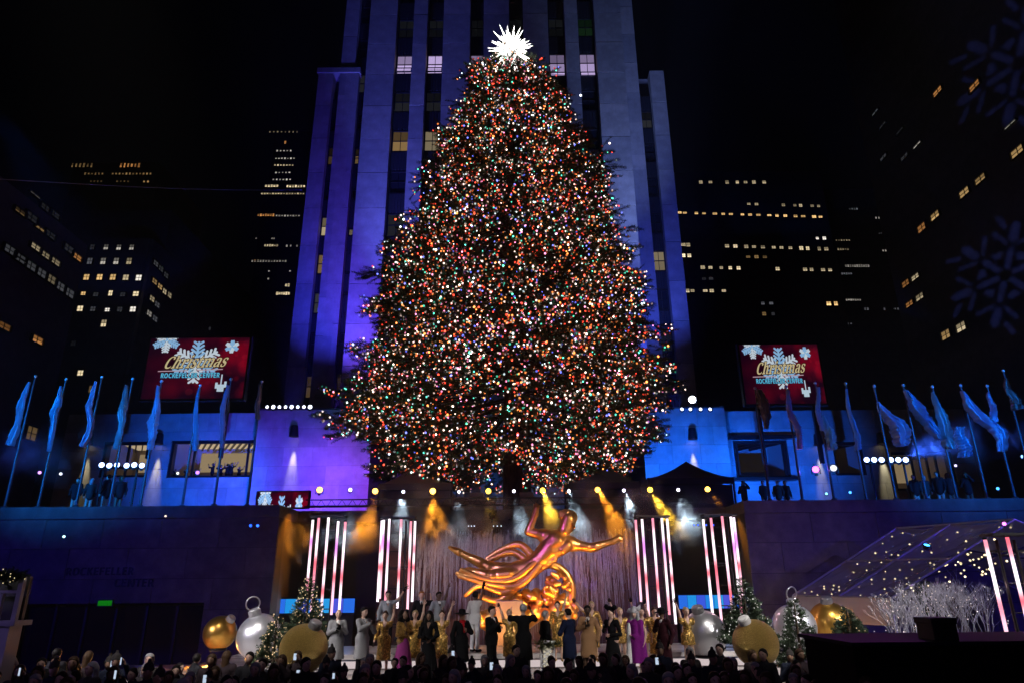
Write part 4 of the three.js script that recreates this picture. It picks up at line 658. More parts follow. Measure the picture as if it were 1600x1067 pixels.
// ---------------------------------------------------------------- bodies: joints with radii joined smoothly and meshed
// prims: [ax, ay, az, bx, by, bz, ra, rb] tapered capsules; flat: squash of depth about the segment
function bodyGeo(prims, k, res, opts = {}) {
  let lo = V(1e9, 1e9, 1e9), hi = V(-1e9, -1e9, -1e9);
  for (const p of prims) { const r = Math.max(p[6], p[7]) + 0.02; for (const o of [0, 3]) { lo.min(V(p[o] - r, p[o + 1] - r, p[o + 2] - r)); hi.max(V(p[o] + r, p[o + 1] + r, p[o + 2] + r)); } }
  const c = lo.clone().add(hi).multiplyScalar(0.5), S = Math.max(hi.x - lo.x, hi.y - lo.y, hi.z - lo.z) / 2 * 1.12, n = res, half = n / 2;
  const f = new Float32Array(n * n * n).fill(1e3), P = (i) => (i - half) / half * S, I = (v) => (v / S) * half + half;
  for (const [ax, ay, az, bx, by, bz, ra, rb] of prims) {
    const R = Math.max(ra, rb) + 3 * k + S / half * 2, dx = bx - ax, dy = by - ay, dz = bz - az, L2 = dx * dx + dy * dy + dz * dz || 1e-9;
    const r = (a, b, cc) => [Math.max(0, Math.floor(I(Math.min(a, b) - R - cc))), Math.min(n - 1, Math.ceil(I(Math.max(a, b) + R - cc)))];
    const [i0, i1] = r(ax, bx, c.x), [j0, j1] = r(ay, by, c.y), [k0, k1] = r(az, bz, c.z);
    for (let z = k0; z <= k1; z++) { const pz = P(z) + c.z; for (let y = j0; y <= j1; y++) { const py = P(y) + c.y; for (let x = i0; x <= i1; x++) {
      const px = P(x) + c.x, t = clamp(((px - ax) * dx + (py - ay) * dy + (pz - az) * dz) / L2, 0, 1), ex = px - ax - dx * t, ey = py - ay - dy * t, ez = pz - az - dz * t;
      const d = Math.sqrt(ex * ex + ey * ey + ez * ez) - (ra + (rb - ra) * t), q = (z * n + y) * n + x, o = f[q], h = clamp(0.5 + 0.5 * (o - d) / k, 0, 1);
      f[q] = o > 900 ? d : o * (1 - h) + d * h - k * h * (1 - h);
    } } }
  }
  if (opts.clip) for (let z = 0; z < n; z++) for (let y = 0; y < n; y++) for (let x = 0; x < n; x++) { const q = (z * n + y) * n + x; if (f[q] < 900) f[q] = Math.max(f[q], opts.clip(P(x) + c.x, P(y) + c.y, P(z) + c.z)); }
  const mc = new MarchingCubes(n, new THREE.MeshBasicMaterial(), false, false, opts.max ?? 40000);
  mc.isolation = 0; for (let i = 0; i < f.length; i++) mc.field[i] = -f[i];
  mc.update();
  const g = new THREE.BufferGeometry(), pos = mc.positionArray.slice(0, mc.count * 3), nor = mc.normalArray.slice(0, mc.count * 3);
  for (let i = 0; i < pos.length; i += 3) { pos[i] = pos[i] * S + c.x; pos[i + 1] = pos[i + 1] * S + c.y; pos[i + 2] = pos[i + 2] * S + c.z; const l = Math.hypot(nor[i], nor[i + 1], nor[i + 2]) || 1; nor[i] /= l; nor[i + 1] /= l; nor[i + 2] /= l; }
  g.setAttribute('position', new THREE.BufferAttribute(pos, 3)); g.setAttribute('normal', new THREE.BufferAttribute(nor, 3));
  return uvBox(g, opts.uv ?? 1);
}
const seg = (a, b, ra, rb) => [...a, ...b, ra, rb];

// ---------------------------------------------------------------- stage
const STAGE_FRONT = 19.2;
struct('stage_floor', boxB(-10.8, 12.4, PIT + 0.001, 0, -31, -STAGE_FRONT), M.stage);
{
  const t = thing('stage_riser', 'low lit white riser across the stage behind the front row of people', 'riser', [0, 0, -23.2]);
  mesh('deck', new RoundedBoxGeometry(17, 0.16, 3.4, 2, 0.02).translate(0.4, 0.36, -1.7), M.stage, t);
  mesh('lit_skirt', box(17, 0.2, 0.05, 0.4, 0.14, -0.06), glow(0.6, 0.5, 0.5), t);
}
{ // blue lit strips low on the recess wall at both sides
  for (const [a, b, y0, y1, D, lab] of [[428, 553, 936, 957, 30.8, 'glowing blue screen strip low behind the left light tower'], [1060, 1160, 930, 950, 30.8, 'glowing blue screen strip low behind the right light tower']]) {
    const p = atD(a, y0, D), q = atD(b, y1, D), w = q.x - p.x, h = p.y - q.y, s = thing('led_strip', lab, 'video screen', [(p.x + q.x) / 2, (p.y + q.y) / 2, -D]);
    const n = 7; for (let i = 0; i < n; i++) { const c = [[0.03, 0.2, 1], [0.02, 0.38, 1], [0.06, 0.13, 0.95], [0.02, 0.3, 1], [0.03, 0.42, 1], [0.1, 0.12, 0.9], [0.03, 0.2, 1]][i]; mesh('screen_panel', box(w / n - 0.02, h, 0.04, -w / 2 + (i + 0.5) * w / n, 0, 0), glow(...c.map((v) => v * 0.75)), s); }
    mesh('case', box(w + 0.1, h + 0.1, 0.1, 0, 0, -0.08), M.black, s);
    mesh('stand', box(w, 1.4, 0.3, 0, -h / 2 - 0.76, -0.1), M.black, s);
    const l = new THREE.RectAreaLight(rgb(0.12, 0.5, 1), 0.75, w, h); l.name = 'screen_light'; l.position.set(0, 0, 0.08); l.rotation.y = Math.PI; s.add(l);
  }
}

// ---------------------------------------------------------------- light towers: black trusses hung with glowing tubes
{
  const tubeCols = [[1.7, 1.45, 1.6], [1.3, 0.4, 0.55], [1.05, 0.35, 1.1], [1.5, 0.85, 1.05], [1.15, 0.2, 0.28], [1.8, 1.6, 1.75]], tubeMat = new THREE.MeshBasicMaterial({ color: 0xffffff, vertexColors: true });
  function lightTower(tubes, D, label, lean) {
    const xs = tubes.map((t) => atD(t[0], t[1], D).x), x0 = Math.min(...xs), x1 = Math.max(...xs), top = Math.max(...tubes.map((t) => atD(t[0], t[1], D).y)), t = thing('light_tower', label, 'light tower', [(x0 + x1) / 2, 0, -D]);
    const cx = t.position.x;
    tubes.forEach(([a, b, c, d, pat], i) => {
      const p = atD(a, b, D), q = atD(c, d, D), z = [0, 0.25, 0.42, 0.25, 0][i] ?? 0, A = V(p.x - cx, p.y, z), B = V(p.x - cx, q.y, z), n = pat.length;
      const tube = mesh('tube_light', bar(A.clone().add(V(0, 0.05, 0)), A, 0.055, 0.055, 10), M.blackMetal, t);
      const tot = pat.reduce((s2, [, l]) => s2 + l, 0), g = strip(new THREE.CylinderGeometry(0.040, 0.040, A.y - B.y, 10, 40, false).translate(0, (A.y + B.y) / 2, 0)), gp = g.attributes.position, gc = new Float32Array(gp.count * 3);
      for (let v = 0; v < gp.count; v++) { const f = (A.y - gp.getY(v)) / (A.y - B.y) * tot; let acc = 0, k = 0; while (k < n - 1 && f > acc + pat[k][1]) acc += pat[k++][1]; const mid = acc + pat[k][1] / 2, o2 = f < mid ? Math.max(0, k - 1) : Math.min(n - 1, k + 1), w2 = clamp(Math.abs(f - mid) / (pat[k][1] / 2), 0, 1) ** 2 * 0.5; for (let ch = 0; ch < 3; ch++) gc[v * 3 + ch] = lerp(tubeCols[pat[k][0]][ch], tubeCols[pat[o2][0]][ch], w2); }
      g.setAttribute('color', new THREE.BufferAttribute(gc, 3)); const gm = mesh('glowing_tube', g, tubeMat, tube); gm.position.set(A.x, 0, z);
      const pl = new THREE.PointLight(rgb(1, 0.6, 0.7), 0.3); pl.name = 'tube_glow'; pl.position.set(A.x, (A.y + B.y) / 2, z + 0.15); if (i % 2 === 0) t.add(pl);
    });
    const w = x1 - x0, rails = [-0.24, 0.24].map((f) => f * w);
    for (const x of rails) mesh('rail', bar(V(x, 0, 0.05), V(x, top - 0.05, 0.05), 0.035, 0.035, 8), M.blackMetal, t);
    for (let y = 0.5; y < top - 0.2; y += 0.62) mesh('rung', bar(V(rails[0], y, 0.05), V(rails[1], y, 0.05), 0.016, 0.016, 8), M.blackMetal, t);
    mesh('top_plate', box(w * 1.05, 0.06, 0.5, 0, top + 0.06, 0.1), M.blackMetal, t); mesh('foot_plate', box(w * 0.8, 0.08, 0.7, 0, 0.05, 0.1), M.blackMetal, t);
    for (let y = 1.2; y < top; y += 1.86) mesh('outrigger', box(w, 0.04, 0.04, 0, y, 0), M.blackMetal, t);
  }
  const pa = [[0, 2], [2, 1], [3, 1.5], [0, 2], [1, 1.5]], pb = [[1, 1.2], [0, 2], [4, 1.2], [1, 1.3], [3, 2]], pc = [[0, 2.4], [1, 1], [0, 1], [4, .8], [5, 3]], pd = [[0, 1.2], [2, 1.4], [0, 1], [4, .8], [3, 2.2]], pe = [[1, .8], [5, 2], [3, 1], [4, 1], [0, 2]];
  lightTower([[488.6, 812, 482, 922, pa], [501, 810, 493.5, 955, pb], [518, 810, 507, 1009, pc], [531, 815, 524, 960, pd], [539.5, 815, 531, 955, pe]], 24.2, 'leftmost tower of glowing white and pink tubes on the stage');
  lightTower([[596.5, 813, 592.8, 940, pc], [601.5, 813, 597, 935, pd], [611.5, 812, 609, 945, pa], [628.5, 812, 625, 950, pe], [642, 814, 639, 955, pb], [648.5, 814, 646, 940, pc]], 25.2, 'tower of glowing tubes just left of the gilded statue');
  lightTower([[993.4, 812, 1000.6, 940, pb], [1001.4, 812, 1008, 965, pd], [1016.4, 811, 1023, 980, pe], [1032, 810, 1038, 960, pa], [1042.6, 810, 1051, 975, pc]], 24.6, 'tower of glowing tubes just right of the gilded statue');
  lightTower([[1099, 811, 1110, 958, pc], [1108, 810, 1119.4, 972, pb], [1123, 808, 1138, 1002, pe], [1138.7, 808, 1150, 965, pa], [1146.8, 808, 1157, 935, pd]], 24.0, 'rightmost tower of glowing tubes behind the silver ball');
  lightTower([[1540, 843, 1572, 990, [[1, 1], [0, 3], [5, 1.5], [1, 2], [3, 1.5]]], [1563, 840, 1597, 990, [[4, .8], [1, 1], [5, 3], [4, 1.4], [0, 2]]], [1597, 842, 1632, 990, [[4, 1], [1, 2], [0, 2]]]], 16.5, 'near tower of slanting pink and white tubes at the right edge');
}

// ---------------------------------------------------------------- the gilded figure and its base: a plain stand-in
{
  const D = 27, o = atD(830, 960, D), s = thing('gilded_statue', 'large gilded statue of a flying figure over a gilded mound before the water', 'statue', [o.x, 0.2, -D]);
  const Q = (px, py, dz = 0) => { const p = atD(px, py, D); return [p.x - s.position.x, p.y - s.position.y, dz]; };
  const u = mPerPx(27);
  const R = (px) => px * u;
  const fig = [
    seg(Q(886, 822, 0.1), Q(888, 812, 0.1), R(11), R(12)), seg(Q(882, 829, 0.16), Q(885, 818, 0.14), R(9), R(10)),   // head
    seg(Q(874, 838, 0.05), Q(883, 826, 0.1), R(9), R(8)),                                             // neck
    seg(Q(852, 838, 0.05), Q(893, 850, 0.12), R(11), R(11)),                                          // shoulders
    seg(Q(868, 846, 0.08), Q(848, 872, 0.08), R(17), R(16)), seg(Q(875, 855, 0.15), Q(862, 862, 0.2), R(12), R(12)), // chest
    seg(Q(848, 872, 0.08), Q(826, 889, 0.05), R(15), R(14)),                                          // waist
    seg(Q(826, 889, 0.05), Q(808, 893, 0), R(15), R(15)),                                             // hips
    seg(Q(895, 851, 0.12), Q(922, 856, 0.2), R(8), R(6.5)), seg(Q(922, 856, 0.2), Q(957, 846, 0.25), R(6.5), R(4.2)), // forward arm
    seg(Q(957, 846, 0.25), Q(966, 841, 0.27), R(4.8), R(4)),
    seg(Q(848, 836, 0), Q(826, 830, -0.1), R(7.5), R(6.2)), seg(Q(826, 830, -0.1), Q(836, 804, 0), R(6), R(4.4)), seg(Q(836, 804, 0), Q(838, 794, 0.04), R(5), R(4.4)), // raised arm
    seg(Q(808, 893, -0.1), Q(764, 886, -0.15), R(12), R(8)), seg(Q(764, 886, -0.15), Q(716, 862, -0.2), R(8), R(4.5)), seg(Q(716, 862, -0.2), Q(702, 855, -0.2), R(5.5), R(2.6)),
    seg(Q(806, 898, 0.15), Q(770, 900, 0.2), R(12), R(8.5)), seg(Q(770, 900, 0.2), Q(734, 892, 0.15), R(8), R(4.6)), seg(Q(734, 892, 0.15), Q(720, 892, 0.15), R(5.5), R(2.6)),
  ];
  // muscles and joints stand proud of the limbs
  fig.push(seg(Q(872, 846, 0.34), Q(862, 852, 0.36), R(8), R(7)), seg(Q(886, 853, 0.30), Q(878, 860, 0.34), R(8), R(7)), seg(Q(895, 850, 0.14), Q(900, 852, 0.16), R(9), R(8.5)), seg(Q(850, 836, 0.04), Q(846, 835, 0.02), R(9), R(8.5)));
  for (let k = 0; k < 3; k++) { const f = k / 3; fig.push(seg(Q(858 - f * 24, 868 + f * 16, 0.36 - f * 0.03), Q(856 - f * 24, 869 + f * 16, 0.37 - f * 0.03), R(4.6), R(4.4)), seg(Q(866 - f * 24, 874 + f * 16, 0.33 - f * 0.03), Q(864 - f * 24, 875 + f * 16, 0.34 - f * 0.03), R(4.6), R(4.4))); }
  fig.push(seg(Q(909, 853, 0.2), Q(916, 855, 0.24), R(6.8), R(6)), seg(Q(928, 855, 0.24), Q(938, 852, 0.25), R(6.6), R(5)), seg(Q(798, 890, 0.08), Q(776, 888, 0.0), R(9), R(7)), seg(Q(750, 878, -0.12), Q(738, 872, -0.14), R(7), R(5.5)), seg(Q(796, 898, 0.3), Q(780, 899, 0.3), R(8), R(7)), seg(Q(758, 898, 0.24), Q(748, 895, 0.22), R(7), R(5.5)), seg(Q(766, 886, -0.05), Q(763, 886, -0.03), R(6.5), R(6)), seg(Q(772, 900, 0.3), Q(769, 900, 0.32), R(6.5), R(6)));
  for (const [dx, dy, dz] of [[8, -4, 0], [9, -1, 0.05], [8, 2, 0.06], [6, 4, 0.04]]) fig.push(seg(Q(964, 842, 0.27), Q(964 + dx * 0.8, 842 + dy, 0.28 + dz), R(2.1), R(1.4)));
  fig.push(seg(Q(962, 842, 0.27), Q(966, 834, 0.32), R(1.8), R(1.2)));
  for (const [dx, dy] of [[-4, -6], [-1, -8], [2, -7], [5, -4]]) fig.push(seg(Q(838, 794, 0.04), Q(838 + dx, 794 + dy, 0.08), R(1.8), R(1.2)));
  mesh('figure', bodyGeo(fig, 0.032, 176, { max: 200000 }), M.gold, s);
  // face and hair
  mesh('hair', bodyGeo([seg(Q(884, 806, 0.06), Q(892, 808, 0.02), R(10), R(10)), ...Array.from({ length: 14 }, (_, i) => { const a = i * 2.4, x = 884 + 9 * Math.cos(a) * Math.sqrt(i / 14) - 2, y = 806 + 6 * Math.sin(a) * Math.sqrt(i / 14); return seg(Q(x, y, 0.2), Q(x + 1, y - 2, 0.2), R(3.4), R(3)); })], 0.03, 44), M.gold, s);
  mesh('nose', bar(V(...Q(893, 818, 0.36)), V(...Q(896, 826, 0.44)), 0.03, 0.06, 8), M.gold, s);
  // trailing drapery: several rounded ribbons of cloth
  const ribbon = (pts, w0, w1) => { const c = new THREE.CatmullRomCurve3(pts.map((p) => V(...p))), n = 40, prims = []; for (let i = 0; i < n; i++) { const a = c.getPoint(i / n), b = c.getPoint((i + 1) / n); prims.push(seg(a.toArray(), b.toArray(), lerp(w0, w1, i / n), lerp(w0, w1, (i + 1) / n))); } return prims; };
  const rib = [[[838, 878, .3], [800, 905, .4], [760, 905, .35], [722, 890, .3]], [[842, 884, .35], [810, 915, .45], [765, 912, .4], [718, 900, .3]], [[836, 880, .2], [790, 898, .3], [745, 902, .3], [715, 896, .25]], [[824, 876, -.1], [800, 862, -.2], [770, 872, -.2], [748, 884, -.2]], [[832, 868, -.15], [812, 850, -.25], [784, 858, -.3], [760, 872, -.3]], [[820, 905, .35], [790, 925, .4], [750, 915, .35], [728, 930, .3]], [[815, 908, .3], [780, 938, .3], [745, 930, .25]]];
  rib.forEach((r) => mesh('drapery_fold', bodyGeo(ribbon(r.map(([x, y, z]) => Q(x, y, z)), R(5.5), R(3)), 0.03, 64), M.gold, s));
  // mound and swelling shapes below
  const mound = []; for (let i = 0; i < 90; i++) { const f = rnd(), x = lerp(752, 896, f), hgt = 45 * (1 - Math.pow(Math.abs(f - 0.6) * 1.7, 2)), y = 968 - Math.max(4, hgt) * rnd(); mound.push(seg(Q(x, y, rr(-0.6, 0.1)), Q(x + rr(-16, 16), y + rr(-8, 16), rr(-0.6, 0.1)), R(rr(2.5, 9)), R(rr(2.5, 7)))); }
  mesh('mound', bodyGeo(mound, 0.05, 110, { max: 60000 }), M.gold, s);
  const arc = []; for (let i = 0; i < 26; i++) { const a0 = -1.9 + i * 0.105, a1 = a0 + 0.105, c = [852, 925], r = 43; arc.push(seg(Q(c[0] + r * Math.cos(a0), c[1] + r * Math.sin(a0) * 1.05, -0.35), Q(c[0] + r * Math.cos(a1), c[1] + r * Math.sin(a1) * 1.05, -0.35), R(5.5), R(5.5))); }
  mesh('curved_wave', bodyGeo(arc, 0.05, 80), M.gold, s);
  const leaf = []; for (let i = 0; i < 16; i++) { const x = lerp(850, 890, rnd()), y = lerp(895, 925, rnd()); leaf.push(seg(Q(x, y, rr(-.1, .3)), Q(x + rr(-9, 9), y + rr(-6, 4), rr(-.1, .3)), R(rr(2.5, 5)), R(rr(2, 4)))); }
  mesh('foliage_scrolls', bodyGeo(leaf, 0.03, 64), M.gold, s);
  // pedestal
  const a = atD(775, 938, 26.3), b = atD(818, 1000, 26.3), p = thing('pedestal', 'cream lit pedestal block under the gilded statue', 'pedestal', [(a.x + b.x) / 2, 0, -26.3]);
  mesh('block', new RoundedBoxGeometry(b.x - a.x, a.y, 0.8, 2, 0.04).translate(0, a.y / 2, 0), std(rgb(0.42, 0.36, 0.26), { map: tStone, roughness: 0.5 }), p);
  mesh('plinth', new RoundedBoxGeometry(b.x - a.x + 0.3, 0.2, 1.1, 2, 0.03).translate(0, 0.1, 0), M.granite[1], p);
  // lamps for the statue, on the stage at its foot and above the audience
  fixture('statue_uplight', 'orange floor lamp left of the statue base', 'stage lamp', V(o.x - 2.2, 0.55, -24.6), V(o.x - 0.5, 2.4, -27), 0.2, glow(5, 2.2, 0.4), M.blackMetal, undefined, { color: rgb(1, 0.30, 0.04), I: 42, angle: 50, pen: 0.8, r: 6 });
  fixture('statue_uplight', 'orange floor lamp right of the statue base', 'stage lamp', V(o.x + 1.7, 0.55, -24.6), V(o.x + 1.0, 3, -27), 0.2, glow(5, 2.2, 0.4), M.blackMetal, undefined, { color: rgb(1, 0.28, 0.03), I: 55, angle: 50, pen: 0.8, r: 6 });
  fixture('statue_uplight', 'warm floor lamp in front of the statue pedestal', 'stage lamp', V(o.x - 0.3, 0.5, -24.4), V(o.x - 0.2, 1.8, -27), 0.18, glow(5, 3.6, 1.4), M.blackMetal, undefined, { color: rgb(1, 0.68, 0.25), I: 13, angle: 40, pen: 0.8, r: 6 });
}

// ---------------------------------------------------------------- giant ornaments
{
  const cap = merge([lathe([[0.001, 0.2], [0.2, 0.2], [0.235, 0.16], [0.25, -0.1], [0.22, -0.1], [0.001, -0.1]], 24)]);
  function ornament(px, py, r, D, mat, label, tilt, loop, capMat) {
    const p = atD(px, py, D), R = r * mPerPx(D) * 0.91, t = thing('giant_ornament', label, 'giant ornament', [p.x, p.y, -D]);
    const g = new THREE.SphereGeometry(R, 64, 48); uvBox(g, 1); mesh('ball', g, mat, t);
    const ax = V(Math.sin(tilt) * 0.92, Math.cos(tilt), 0.25).normalize(), q = new THREE.Quaternion().setFromUnitVectors(V(0, 1, 0), ax);
    const c = mesh('cap', cap, capMat, t); c.quaternion.copy(q); c.scale.setScalar(R * 1.05); c.position.copy(ax).multiplyScalar(R * 1.06);
    const ribs = []; for (let i = 0; i < 24; i++) ribs.push(box(0.028, 0.22, 0.028, 0.245 * Math.cos(i / 24 * 6.283), 0.03, 0.245 * Math.sin(i / 24 * 6.283)));
    mesh('cap_ribs', merge(ribs), capMat, c).userData = { kind: 'stuff' };
    if (loop) { const l = mesh('hanging_loop', strip(new THREE.TorusGeometry(0.26, 0.028, 8, 28)), M.steel, t); l.position.copy(ax).multiplyScalar(R * (1.2 + 0.32)); l.quaternion.copy(q).multiply(new THREE.Quaternion().setFromAxisAngle(V(0, 1, 0), 0.4)); l.scale.setScalar(R * 1.15); }
    mesh('stand_ring', strip(new THREE.TorusGeometry(R * 0.45, 0.05, 8, 28)).rotateX(Math.PI / 2).translate(0, -R * 0.93, 0), M.blackMetal, t);
  }
  ornament(343, 988.5, 25, 24, M.goldShine, 'shiny gold ball ornament at the far left of the stage', 0.75, false, M.silver);
  ornament(405, 995, 34, 22.5, M.silver, 'big silver ball ornament with a wire loop behind the small left tree', -0.25, true, M.silver);
  ornament(474, 1014, 36.5, 18.6, M.goldGlitter, 'glittery gold ball ornament at the left front of the stage', 0.5, false, M.silver);
  ornament(1101, 990, 34, 22, M.silver, 'frosted silver ball ornament beside the dancer in the short gold dress', -0.28, false, M.silver);
  ornament(1181, 1005, 34.5, 18.6, M.goldGlitter, 'glittery gold ball ornament with a white cap at the right front', -0.5, false, M.white);
  ornament(1242, 979, 33, 22.5, M.silver, 'silver ball ornament with a wire loop half hidden by a dark tree', -0.05, true, M.silver);
  ornament(1298, 974, 32, 23.5, M.goldShine, 'shiny gold ball ornament at the far right of the stage', -0.15, false, M.silver);
  // low stage extensions under the side ornaments, covered in pale cloth
  struct('side_stage', merge([boxB(-13.5, -9.2, PIT + 0.001, -0.06, -26, -20.5), boxB(9.4, 13.2, PIT + 0.001, -0.06, -26, -20.5)]), M.stage);
}

// ---------------------------------------------------------------- small decorated trees and greenery
const twigGeo = (() => { const pos = []; for (let i = 0; i < 12; i++) for (const s of [-1, 1]) { const t = (i + rnd() * 0.6) / 12, L = 0.30 * (1 - 0.5 * t), up = rr(-0.14, 0.18); pos.push(0, 0, t - 0.04, 0, 0.015, t + 0.05, s * L, up, t + L * 0.8); if (i % 2) pos.push(0, 0, t - 0.04, s * 0.03, 0, t + 0.05, s * L * 0.4, L * 0.6, t + L * 0.7); } const g = new THREE.BufferGeometry(); g.setAttribute('position', new THREE.Float32BufferAttribute(pos, 3)); g.computeVertexNormals(); return g; })();
const needleMat = new THREE.MeshStandardMaterial({ color: rgb(0.035, 0.06, 0.03), roughness: 0.8, side: THREE.DoubleSide });
const fairyGeo = new THREE.IcosahedronGeometry(1, 0);
function smallTree(px, pyTop, pyBase, halfW, D, label, lit, tint = [1, 0.72, 0.4]) {
  const top = atD(px, pyTop, D), b = atD(px, pyBase, D), t = thing('small_fir', label, 'small tree', [b.x, b.y, -D]), H = top.y - b.y, W = halfW * mPerPx(D), sp = [], fl = [], m = new THREE.Matrix4(), q = new THREE.Quaternion();
  mesh('trunk', bar(V(0, 0, 0), V(0, H * 0.95, 0), 0.06, 0.012, 8), M.bark, t);
  const n = Math.round(420 * H * W + 160);
  for (let i = 0; i < n; i++) {
    const h = 1 - Math.pow(rnd(), 0.55), a = rr(0, 6.283), rad = W * (1 - h) * (0.45 + 0.6 * Math.sqrt(rnd())) * (0.85 + 0.15 * Math.sin(h * 26)), y = 0.08 + h * (H - 0.12), d = V(Math.cos(a), rr(0.0, 0.7), Math.sin(a)).normalize();
    q.setFromUnitVectors(V(0, 0, 1), d).multiply(new THREE.Quaternion().setFromAxisAngle(V(0, 0, 1), rr(0, 6.28))); const s = 0.26 * rr(0.7, 1.2) * (0.5 + 0.6 * (1 - h));
    sp.push(m.compose(V(Math.cos(a) * rad * 0.8, y, Math.sin(a) * rad * 0.8), q, V(s, s, s)).clone());
    if (rnd() < lit && Math.sin(a) > -0.3) fl.push(m.compose(V(Math.cos(a) * (rad * 0.8 + s * 0.8), y + rr(0, 0.1), Math.sin(a) * (rad * 0.8 + s * 0.8)), q, V(1, 1, 1).multiplyScalar(rr(0.011, 0.02))).clone());
  }
  const c = new THREE.InstancedMesh(twigGeo, needleMat, sp.length); sp.forEach((x, i) => c.setMatrixAt(i, x)); c.name = 'crown'; c.castShadow = c.receiveShadow = true; t.add(stuff(c));
  if (fl.length) { const f = new THREE.InstancedMesh(fairyGeo, new THREE.MeshBasicMaterial({ color: 0xffffff }), fl.length); fl.forEach((x, i) => { f.setMatrixAt(i, x); const k = rr(0.12, 1.3); f.setColorAt(i, rgb(tint[0] * k, tint[1] * k, tint[2] * k)); }); f.name = 'fairy_lights'; t.add(stuff(f)); }
}
smallTree(474, 897, 1020, 37, 21.2, 'decorated fir tree in front of the leftmost light tower', 0.45);
smallTree(424, 958, 1050, 27, 19.4, 'small fir tree in front of the big silver ball on the left', 0.5);
smallTree(1172, 896, 1010, 40, 21.0, 'decorated fir tree right of the rightmost light tower', 0.32, [0.85, 0.85, 0.75]);
smallTree(1256, 931, 1050, 34, 19.4, 'dark fir tree in front of the looped silver ball on the right', 0.22, [0.8, 0.8, 0.75]);
smallTree(1332, 944, 1010, 26, 22.0, 'dark bushy fir beside the shiny gold ball on the right', 0.15);
smallTree(1462, 900, 1000, 22, 23.5, 'dark fir half hidden in the silver branches', 0.05);
{ // garland of greenery along the front of the stage
  const t = thing('stage_garland', 'dark greenery garland with tiny lights along the front of the stage', 'garland', [0, -0.12, -STAGE_FRONT + 0.15]), sp = [], fl = [], m = new THREE.Matrix4(), q = new THREE.Quaternion();
  for (let i = 0; i < 1500; i++) { const d = V(rr(-1, 1), rr(-0.3, 1), rr(0, 1)).normalize(), s = rr(0.12, 0.26), p = V(rr(-10.6, 12.2), rr(-0.1, 0.14), rr(-0.12, 0.12)); q.setFromUnitVectors(V(0, 0, 1), d); sp.push(m.compose(p, q, V(s, s, s)).clone()); if (rnd() < 0.16) fl.push(m.compose(p.addScaledVector(d, s), q, V(1, 1, 1).multiplyScalar(rr(0.01, 0.018))).clone()); }
  const c = new THREE.InstancedMesh(twigGeo, needleMat, sp.length); sp.forEach((x, i) => c.setMatrixAt(i, x)); c.name = 'greenery'; t.add(stuff(c));
  const f = new THREE.InstancedMesh(fairyGeo, glow(1.1, 0.95, 0.75), fl.length); fl.forEach((x, i) => f.setMatrixAt(i, x)); f.name = 'fairy_lights'; t.add(stuff(f));
}
{ // white carved lectern
  const a = atD(855, 1003, 20.2), t = thing('lectern', 'white lattice lectern wreathed with greenery at the stage front', 'lectern', [a.x, 0, -20.2]), h = a.y;
  for (const [x, z] of [[-0.17, 0.14], [0.17, 0.14], [-0.17, -0.14], [0.17, -0.14]]) mesh('post', box(0.05, h - 0.06, 0.05, x, (h - 0.06) / 2, z), M.white, t);
  for (let i = 0; i < 7; i++) { mesh('lattice_bar', bar(V(-0.15, 0.06 + i * h / 8, 0.15), V(0.15, 0.06 + (i + 1.6) * h / 8 - 0.03, 0.15), 0.014, 0.014, 6), M.white, t); mesh('lattice_bar', bar(V(0.15, 0.06 + i * h / 8, 0.155), V(-0.15, 0.06 + (i + 1.6) * h / 8 - 0.03, 0.155), 0.014, 0.014, 6), M.white, t); }
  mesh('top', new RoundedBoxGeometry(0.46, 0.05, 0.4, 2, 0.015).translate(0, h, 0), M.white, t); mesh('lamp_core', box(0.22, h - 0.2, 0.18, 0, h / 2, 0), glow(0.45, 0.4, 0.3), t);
  const g = thing('lectern_garland', 'greenery garland round the top of the white lectern', 'garland', [a.x, h - 0.06, -20.2]), sp = [], m = new THREE.Matrix4(), q = new THREE.Quaternion();
  for (let i = 0; i < 90; i++) { const d = V(rr(-1, 1), rr(-0.4, 0.8), rr(0, 1)).normalize(), s = rr(0.1, 0.17); q.setFromUnitVectors(V(0, 0, 1), d); sp.push(m.compose(V(rr(-0.32, 0.32), rr(-0.06, 0.05), rr(0.16, 0.22)), q, V(s, s, s)).clone()); }
  const c = new THREE.InstancedMesh(twigGeo, std(rgb(0.09, 0.10, 0.03), { side: THREE.DoubleSide }), sp.length); sp.forEach((x, i) => c.setMatrixAt(i, x)); c.name = 'greenery'; g.add(stuff(c));
}

